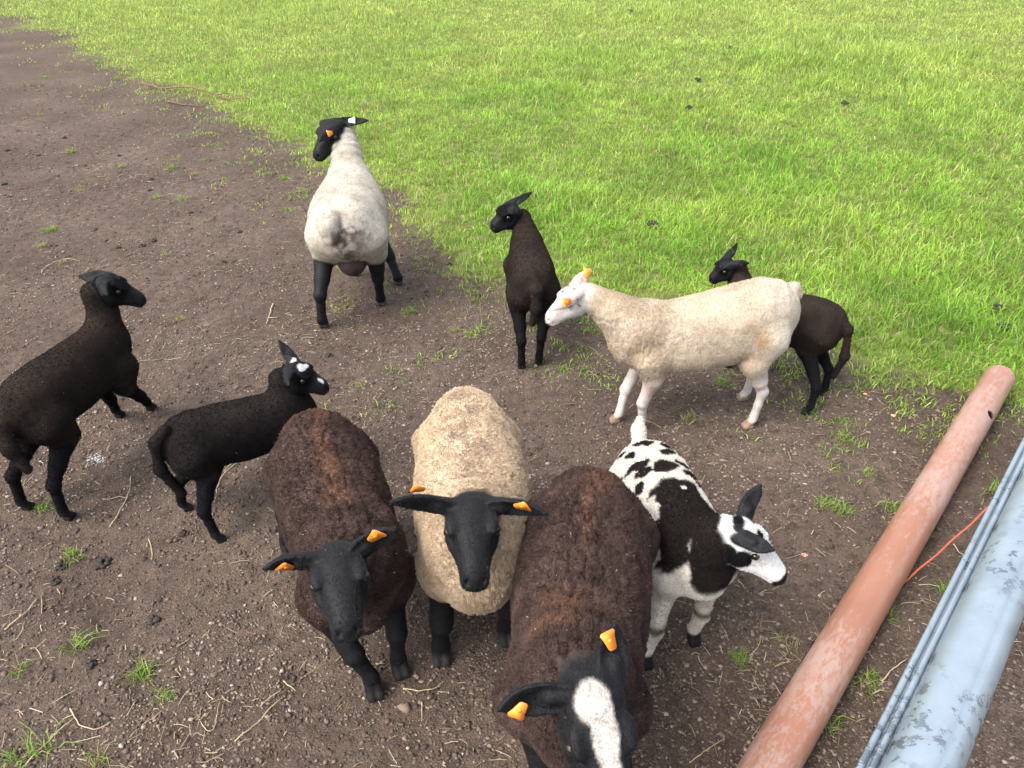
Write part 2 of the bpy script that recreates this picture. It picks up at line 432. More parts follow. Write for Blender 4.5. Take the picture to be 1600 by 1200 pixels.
# ---- materials of the animals
def animal_mat(name, rough=.85, sheen=.0):
    m, t, b = new_mat(name, rough, .25)
    at = N(t, 'ShaderNodeAttribute', attribute_name='Col'); tc = N(t, 'ShaderNodeTexCoord')
    n1 = noise_tex(t, 210, 4, .7, tc.outputs['Object']); n2 = noise_tex(t, 700, 2, .6, tc.outputs['Object'])
    v = ramp(t, n1.outputs[0], [(.3, (.6, .6, .6)), (.5, (1, 1, 1)), (.7, (1.25, 1.25, 1.25))])
    t.links.new(mix(t, 1., at.outputs['Color'], v, 'MULTIPLY'), b.inputs['Base Color'])
    wl = N(t, 'ShaderNodeAttribute', attribute_name='wool')
    t.links.new(ramp(t, wl.outputs['Fac'], [(.2, (.58, .58, .58)), (.7, (.9, .9, .9))]), b.inputs['Roughness']); t.links.new(ramp(t, wl.outputs['Fac'], [(.2, (.16, .16, .16)), (.7, (.06, .06, .06))]), b.inputs['Specular IOR Level'])
    n0 = bump(t, b, n1.outputs[0], .22, .004); bump(t, b, n2.outputs[0], .25, .002, n0)
    return m
def hair_mat(name):
    m, t, b = new_mat(name, .7, .25)
    at = N(t, 'ShaderNodeAttribute', attribute_name='Col'); t.links.new(at.outputs['Color'], b.inputs['Base Color'])
    t.links.new(ramp(t, at.outputs['Alpha'], [(.3, (.42, .42, .42)), (.7, (.9, .9, .9))]), b.inputs['Roughness'])
    t.links.new(ramp(t, at.outputs['Alpha'], [(.3, (.34, .34, .34)), (.7, (.06, .06, .06))]), b.inputs['Specular IOR Level'])
    return m
BODY = animal_mat('animal_coat'); WOOL = hair_mat('animal_hair')
def simple(name, col, rough=.5, spec=.5):
    m, t, b = new_mat(name, rough, spec); b.inputs['Base Color'].default_value = (*col, 1); return m
def eye_mat():
    m, t, b = new_mat('eye', .08, .6)
    tc = N(t, 'ShaderNodeTexCoord'); mp = N(t, 'ShaderNodeMapping'); mp.inputs['Scale'].default_value = (1, 0, 2.6)
    t.links.new(tc.outputs['Object'], mp.inputs['Vector'])
    ln = N(t, 'ShaderNodeVectorMath', operation='LENGTH'); t.links.new(mp.outputs[0], ln.inputs[0])
    mul = N(t, 'ShaderNodeMath', operation='MULTIPLY'); mul.inputs[1].default_value = 60; t.links.new(ln.outputs['Value'], mul.inputs[0])
    t.links.new(ramp(t, mul.outputs[0], [(.40, (.003, .003, .003)), (.5, (.028, .016, .006)), (.9, (.012, .008, .005))]), b.inputs['Base Color'])
    return m
EYE = eye_mat()
m, t, b = new_mat('orange_tag', .45, .4)
tn = noise_tex(t, 60, 3); t.links.new(ramp(t, tn.outputs[0], [(.3, (.78, .22, .02)), (.7, (.92, .32, .05))]), b.inputs['Base Color']); TAG = m
TAG_GREEN = simple('pale_tag', (.62, .80, .62), .5)

BLACKC = np.array([.0066, .0066, .0078])
def spots(P, cents):
    """union of soft ellipses on the coat: (centre xyz, radii xyz)"""
    d = np.full(len(P), 9., np.float32)
    for c, r in cents: d = np.minimum(d, np.linalg.norm((P-np.array(c, np.float32))/np.array(r, np.float32), axis=1))
    return d
def lerp(a, b, f):
    f = np.asarray(f)[:, None]; return np.asarray(a)*(1-f)+np.asarray(b)*f

def build_sheep(s):
    sh = Sheep(s); V, F = sh.surface(s.get('vox', .006))
    nr = vert_normals(V, F)
    dw, dl = sh.d_wool(V), sh.d_legs(V); dh = np.minimum(sh.d_head(V), sh.d_ears(V)); de = sh.d_ears(V)
    hs_, ha, hu = sh.head_coords(V)
    n_lo = fbm(V, 14, 3); n_mid = fbm(V, 45, 5)
    skin = np.minimum(dl, dh)
    wool = sstep(-.012, .014, skin-dw+s.get('wooladd', 0)+.010*n_lo)
    headm = sstep(-.010, .010, dw-dh+.008*n_lo+s.get('headadd', 0)); legm = sstep(-.010, .010, dw-dl+.008*n_lo)*(1-headm)
    fuzz = wool if not s.get('lamb') else np.maximum(wool, np.maximum(legm*sstep(.03, .06, V[:, 2]), headm*.75*(np.maximum(de, 0) > .012)*sstep(.75, .5, hs_)))
    tt = V[:, 0]/sh.L+.5; yy = V[:, 1]/sh.Wd; zz = V[:, 2]/sh.H
    info = dict(V=V, n=nr, wool=wool, head=headm, leg=legm, t=tt, y=yy, z=zz, hs=hs_, ha=ha, hu=hu, nlo=n_lo, nmid=n_mid, ear=np.exp(-np.maximum(de, 0)/.004), dl=dl, sh=sh)
    col, disp = s['paint'](info)
    # fleece stands proud of the bare skin and is lumpy
    amp = s.get('fleece', .005)
    fine = vnoise(V, 130, 11)*.6+vnoise(V, 70, 12)*.4
    d = wool*(amp+amp*.45*fine+.004*fbm(V, 9, 31))+disp
    V2 = V+nr*d[:, None].astype(np.float32)
    root = empty(s['name'], (sh.c[0], sh.c[1], 0), sh.h); tag(root, s['label'], s['cat'], s.get('group'))
    col = np.clip(col*(1+.16*fbm(V, 30, 41)[:, None]+.10*vnoise(V, 8, 44)[:, None]), .003, .95)
    mesh_obj('body', V2, F, BODY, root, smooth=True, attrs={'Col': col, 'wool': fuzz})
    # eyes
    f, side, up = sh.hax; k = sh.hk; hw = s.get('hw', 1.0)
    import bmesh
    bm = bmesh.new(); bmesh.ops.create_uvsphere(bm, u_segments=16, v_segments=10, radius=.0125*k)
    eme = bpy.data.meshes.new('eye'); bm.to_mesh(eme); bm.free(); eme.materials.append(EYE)
    for p in eme.polygons: p.use_smooth = True
    from mathutils import Matrix
    eye_c = []
    for sg in (1, -1):
        e = sh.h0+f*(.365*sh.HL)+side*sg*.0515*k*hw+up*.019*k; eye_c.append(e)
        o = bpy.data.objects.new('eye', eme); COL.objects.link(o); o.parent = root
        out = unit(side*sg+f*.25+up*.15); fx = unit(f-out*float(f@out)); uz = np.cross(fx, out) if sg < 0 else np.cross(fx, out)
        o.matrix_local = Matrix(((fx[0], out[0], uz[0], e[0]), (fx[1], out[1], uz[1], e[1]), (fx[2], out[2], uz[2], e[2]), (0, 0, 0, 1)))
    # ear tags: small arrow-shaped plates clipped through the ear
    for (ear, at_, lat_, mt, size, sgn, rot, lab) in s.get('tags', []):
        base, ax, lat, nrm, Le, We, dr = sh.ear_frames()[0 if ear == 'l' else 1]
        c = base+ax*at_*Le+lat*lat_*We+nrm*(sgn*.0135-dr*math.sin(at_*math.pi)-.3*We*.3)
        ca, sa = math.cos(rot), math.sin(rot); a1 = ax*ca+lat*sa; l1 = lat*ca-ax*sa
        prof = np.array([(-.55, -.16), (-.45, -.28), (.15, -.42), (.42, -.55), (.55, -.42), (.55, .42), (.42, .55), (.15, .42), (-.45, .28), (-.55, .16)])*size
        th = .0008; vs = []
        for z in (-th, th):
            for x, y in prof: vs.append(c+a1*x+l1*y+nrm*sgn*(z+ (x/size)**2*.004))
        n = len(prof); fs = [np.array([(i, (i+1) % n, n+(i+1) % n, n+i) for i in range(n)]), np.array([list(range(n))[::-1], list(range(n, 2*n))])]
        # rivet
        rv, rf = tube([c+nrm*sgn*.001, c+nrm*sgn*.0025], [size*.13, size*.11], 10)
        off = len(vs); vs = np.concatenate([np.array(vs), rv]); fs = [fs[0], fs[1], rf[0]+off, rf[1]+off]
        tg = mesh_obj('ear_tag', vs, fs, mt, root)
        if lab: tg['label'] = lab
    # hair
    if HAIR:
        nh = int(s.get('hairs', 60000)*1.25)
        A, B_, C, D_ = (V2[F[:, j]] for j in range(4))
        area = np.linalg.norm(np.cross(C-A, D_-B_), axis=1)
        fw = wool[F].mean(1); area = area*(.85+.15*fw)
        fc = (A+C)/2
        for e in eye_c: area = area*(np.linalg.norm(fc-e, axis=1) > .0155*k)
        # only roots the light and the lens can reach from above ground
        r = np.random.default_rng(s['seed'])
        fi = r.choice(len(F), nh, p=area/area.sum()); uv = r.random((nh, 2)).astype(np.float32)
        bl = lambda X: ((X[F[fi, 0]]*(1-uv[:, :1])+X[F[fi, 1]]*uv[:, :1])*(1-uv[:, 1:])+(X[F[fi, 3]]*(1-uv[:, :1])+X[F[fi, 2]]*uv[:, :1])*uv[:, 1:])
        P0 = bl(V2); n0 = bl(nr); n0 /= np.linalg.norm(n0, axis=1)[:, None]; c0 = bl(col.astype(np.float32)); w0 = bl(fuzz[:, None].astype(np.float32))[:, 0]
        back = np.where((bl(headm[:, None])[:, 0] > .5)[:, None], (-f*.7-up*.2)[None], np.array([-.35, 0, -1.0])[None]).astype(np.float32)
        back = back-n0*(back*n0).sum(1)[:, None]
        rd = r.normal(size=(nh, 3)).astype(np.float32)
        # wool lies in staples: neighbouring hairs lean the same way
        st = np.stack([vnoise(P0, 145, 51), vnoise(P0, 145, 52), vnoise(P0, 145, 53)], -1)
        dirw = n0*.9+st*1.05+rd*.28+back*.2; dirs = n0*.20+back*1.0+rd*.16
        dr = np.where(w0[:, None] > .5, dirw, dirs); dr /= np.linalg.norm(dr, axis=1)[:, None]
        ln = np.where(w0 > .5, s.get('wool_len', .009)*.72, s.get('hair_len', .0042))*r.uniform(.6, 1.25, nh)
        cur = np.cross(dr, n0)+rd*.3
        P1 = P0+dr*(ln*.5)[:, None]+cur*(ln*.14)[:, None]
        P2 = P0+dr*ln[:, None]-n0*(ln*.18*(w0 > .5))[:, None]-cur*(ln*.10)[:, None]
        P0 = P0-n0*.001
        pts = np.stack([P0, P1, P2], 1).astype(np.float32)
        hc = bpy.data.hair_curves.new('fleece'); hc.add_curves([3]*nh)
        hc.points.foreach_set('position', pts.ravel())
        rad = np.where(w0 > .5, s.get('wool_r', .00062), .00034)[:, None]*np.array([1, .9, .35])[None]
        ra = hc.attributes.get('radius') or hc.attributes.new('radius', 'FLOAT', 'POINT'); ra.data.foreach_set('value', rad.ravel().astype(np.float32))
        ca_ = hc.attributes.new('Col', 'FLOAT_COLOR', 'CURVE'); cc = np.ones((nh, 4), np.float32)
        cc[:, :3] = np.clip(c0*np.where((w0 > .5) | (c0.mean(1) > .15), r.uniform(.78, 1.22, nh), r.uniform(.4, 1.9, nh))[:, None], .002, .95); fl = r.random(nh) < .0012; cc[fl, :3] = np.array([.45, .38, .27])*r.uniform(.6, 1.1, (fl.sum(), 1)); cc[:, 3] = w0; ca_.data.foreach_set('color', cc.ravel())
        hc.materials.append(WOOL)
        o = bpy.data.objects.new('fleece', hc); COL.objects.link(o); o.parent = root
    return sh

# ---- coats
def hoof_dark(i, col, c, z=.028): return lerp(col, c, sstep(z+.008, z-.004, i['V'][:, 2]+.004*i['nmid']))
def paint_black(wool=(.0150, .0115, .0102), tint=(.027, .0195, .0158), face=None):
    def f(i):
        col = lerp(np.array(wool), np.array(tint), np.clip(.25+.6*i['nlo']+.5*sstep(.75, 1.0, i['z']), 0, 1))
        col = lerp(col, BLACKC, np.maximum(i['head'], i['leg']))
        if face is not None:
            d = spots(np.stack([i['hs'], i['ha'], i['hu']], -1), face)+.30*i['nmid']+.15*i['nlo']
            col = lerp(col, (.55, .54, .54), sstep(1.1, .9, d)*i['head'])
        col = hoof_dark(i, col, (.012, .011, .010))
        return col, np.zeros(len(col))
    return f
def paint_A(i):
    col = lerp((.40, .365, .31), (.29, .25, .19), sstep(-.1, .7, i['nlo']))
    stain = sstep(.20, .06, i['t'])*sstep(.75, .15, np.abs(i['y'])+.4*i['nlo'])*sstep(.93, .78, i['z'])
    col = lerp(col, (.085, .06, .045), .9*stain*sstep(-.5, .3, i['nmid']))
    grey = spots(np.stack([i['t'], i['y'], i['z']], -1), [((.62, 0, 1), (.04, .12, .2)), ((.3, .25, 1), (.06, .14, .2)), ((.45, -.5, .9), (.06, .2, .2))])
    col = lerp(col, (.27, .24, .20), .55*sstep(1.3, .4, grey+.5*i['nmid']))
    col = lerp(col, BLACKC, np.maximum(i['head'], i['leg']))
    u = sstep(.015, -.002, ellip(i['V'], *i['sh'].s['udder'])); col = lerp(col, lerp((.040, .027, .024), (.062, .043, .037), sstep(-.2, .5, i['nlo'])), u)
    col = hoof_dark(i, col, (.05, .045, .04))
    return col, np.zeros(len(col))
def paint_C(i):
    V = i['V']
    col = lerp((.42, .35, .265), (.33, .26, .18), sstep(-.2, .6, i['nlo']+.35*np.sin(i['t']*9)))
    col = lerp(col, (.44, .39, .32), sstep(.32, .12, i['t']))
    col = lerp(col, (.20, .165, .13), .5*sstep(.25, .7, fbm(V, (9, 9, 16), 77))*sstep(.85, 1.0, i['z']))
    rust = spots(np.stack([i['t'], i['z']], -1)[:, [0, 1, 1]], [((.24, .73, .73), (.045, .07, 9))]); col = lerp(col, (.29, .18, .09), .7*sstep(1.3, .3, rust)*sstep(0, .5, i['y']))
    low = sstep(.62, .42, i['z'])*sstep(.5, .9, i['t']); col = lerp(col, (.24, .19, .145), .6*low)
    skin = lerp((.50, .46, .43), (.50, .37, .33), sstep(.0, .5, i['nlo'])*sstep(.6, .2, i['hs']))
    col = lerp(col, skin, np.maximum(i['head'], i['leg']))
    H3 = np.stack([i['hs'], i['ha'], i['hu']], -1)
    sp = spots(H3, [((.36, .05, .02), (.09, .02, .016)), ((.12, .055, .03), (.04, .02, .012)), ((.22, .03, .05), (.035, .012, .02)), ((.02, .02, .05), (.03, .012, .02)), ((.3, -.02, .05), (.04, .014, .02)),
                    ((.5, .035, .03), (.05, .01, .012)), ((.10, -.03, .05), (.04, .012, .02)), ((.18, .05, -.01), (.03, .012, .012))])
    col = lerp(col, (.06, .06, .065), .85*sstep(1.25, .8, sp+.25*i['nmid'])*i['head'])
    col = hoof_dark(i, col, (.27, .18, .125), .034)
    wr = fbm(V+.012*np.stack([i['nlo']]*3, -1).astype(np.float32), (85, 85, 26), 61, 2)
    cr = sstep(.55, .8, i['t'])*sstep(1.0, .8, i['z'])
    return col, i['wool']*(-.004*(1-np.abs(wr))**5*(.35+cr))
def paint_H(i):
    V = i['V']
    col = lerp((.51, .395, .275), (.43, .325, .22), sstep(-.3, .5, i['nlo']))
    g = spots(np.stack([i['t'], i['y'], i['z']], -1), [((.17, -.15, 1), (.05, .22, .3)), ((.30, .10, 1), (.05, .12, .3)), ((.45, -.25, 1), (.04, .18, .3)), ((.55, .2, 1), (.05, .2, .3)), ((.66, 0, 1), (.10, .30, .3))])
    col = lerp(col, (.27, .20, .15), .7*sstep(1.4, .3, g+.4*i['nmid']))
    col = lerp(col, BLACKC*1.1, np.maximum(i['head'], i['leg']))
    col = hoof_dark(i, col, (.03, .027, .025))
    wr = np.sin((i['t']*60+2.2*i['nlo']+i['y']**2*5)*1.0)
    cr2 = (1-np.abs(fbm(V, (60, 22, 40), 99, 2)))**8
    return col*(1-.22*cr2)[:, None], i['wool']*(.0022*wr*sstep(1.02, .7, i['t'])-.004*cr2)
def paint_brown(rust_at, blaze=None, rustiness=1.0):
    def f(i):
        V = i['V']
        col = lerp((.050, .0325, .028), (.078, .051, .0435), sstep(-.4, .5, i['nlo']))
        r = spots(np.stack([i['t'], i['y'], i['z']], -1), rust_at)
        n = fbm(V, 11, 91)
        rr = np.clip(sstep(1.7, .2, r+.5*n)*rustiness, 0, 1); col = lerp(col, (.150, .080, .055), .8*rr)
        col = lerp(col, (.030, .022, .020), .5*sstep(.15, .55, fbm(V, 7, 95)))
        col = lerp(col, BLACKC*1.25, np.maximum(i['head'], i['leg']))
        if blaze is not None:
            d = spots(np.stack([i['hs'], i['ha'], i['hu']], -1), blaze)+.12*i['nmid']+.06*i['nlo']
            col = lerp(col, (.47, .435, .395), sstep(1.15, .88, d+.12*fbm(V, 60, 5))*i['head'])
        col = hoof_dark(i, col, (.02, .018, .017))
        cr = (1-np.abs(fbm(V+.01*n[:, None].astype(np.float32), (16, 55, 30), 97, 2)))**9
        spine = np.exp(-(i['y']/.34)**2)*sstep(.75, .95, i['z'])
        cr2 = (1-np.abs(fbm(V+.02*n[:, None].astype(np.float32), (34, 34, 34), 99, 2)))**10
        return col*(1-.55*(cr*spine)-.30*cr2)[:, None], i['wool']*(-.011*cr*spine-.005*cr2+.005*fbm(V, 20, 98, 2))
    return f
def paint_J(i):
    V = i['V']; T3 = np.stack([i['t'], i['y'], i['z']], -1).astype(np.float32)
    T3 = T3+np.stack([.036*fbm(V, 22, 61), .20*fbm(V, 22, 62), .07*fbm(V, 20, 63)], -1).astype(np.float32)
    white = np.array((.56, .53, .47)); blk = np.array((.015, .0115, .0105))
    d = spots(T3, [((.70, .05, .9), (.26, 1.25, .42)), ((.93, .35, .95), (.26, .9, .45)), ((.75, .9, .62), (.2, .5, .22)), ((.86, .9, .75), (.18, .6, .25))])
    wh = spots(T3, [((.56, -.75, .9), (.07, .22, .3)), ((.66, -.95, .75), (.03, .2, .1)), ((.56, .72, .95), (.10, .13, .3)), ((.50, .15, 1), (.016, .10, .3)), ((.76, -.85, .72), (.025, .2, .08)), ((.84, -.8, .6), (.03, .2, .06))])
    dark = sstep(1.04, .97, d)*sstep(.9, 1.05, wh)
    sm = spots(T3, [((.09, -.05, .95), (.035, .30, .3)), ((.10, -.62, .9), (.018, .16, .3)), ((.17, -.55, .95), (.03, .15, .3)), ((.16, .45, .95), (.03, .2, .3)), ((.22, .35, .95), (.03, .22, .3)), ((.26, -.6, .95), (.025, .28, .3)), ((.25, -.98, .8), (.02, .1, .2)),
                    ((.32, -.55, .95), (.035, .25, .3)), ((.345, .0, 1), (.05, .34, .3)), ((.31, .62, .95), (.03, .25, .3)), ((.38, .72, .95), (.035, .3, .3)), ((.40, -.7, .9), (.03, .14, .2)), ((.2, .7, .9), (.03, .12, .2)), ((.44, .85, .85), (.03, .2, .2))])
    dark = np.maximum(dark, sstep(1.06, .94, sm))
    # chest and belly stay white
    dark = dark*sstep(.50, .60, i['z']+.10*i['nlo']-.16*sstep(.75, .95, i['t']))
    sh = i['sh']; nb, mid, np_ = sh.neck; ax = unit(np_-nb)
    q = V-nb.astype(np.float32); al = q@ax.astype(np.float32); upn = q@np.cross(ax, unit(np.cross([0, 0, 1], ax))).astype(np.float32)
    nk = sstep(.0, .06, al)*sstep(.004, .024, upn+.02*i['nlo']); dark = np.maximum(dark, nk*(1-i['head']))
    col = lerp(white, blk, dark)
    hd = np.array((.62, .61, .60)); H3 = np.stack([i['hs'], i['ha'], i['hu']], -1)
    hb = spots(H3, [((.30, -.06, -.01), (.16, .025, .030)), ((.15, -.06, -.05), (.26, .05, .045)), ((.36, .06, .0), (.2, .03, .03)), ((1.06, 0, -.01), (.15, .06, .06)), ((.95, 0, -.05), (.16, .05, .022)), ((-.10, 0, .05), (.08, .06, .03)), ((.26, .0, .055), (.07, .02, .02))])
    hc = lerp(hd, BLACKC*1.2, sstep(1.1, .95, hb+.15*i['nmid']))
    hc = lerp(hc, BLACKC*1.6, sstep(.45, .8, i['ear']))
    col = lerp(col, hc, i['head'])
    lc = lerp((.50, .46, .40), (.32, .26, .13), .7*sstep(.2, .6, fbm(V, 18, 66)))
    band = np.exp(-((V[:, 2]-.125)/.011)**2); lc = lerp(lc, (.05, .045, .025), .9*band)
    col = lerp(col, lc, i['leg']); col = hoof_dark(i, col, BLACKC, .040)
    rip = np.sin(al*150+3*i['nlo'])
    return col, .0022*nk*rip

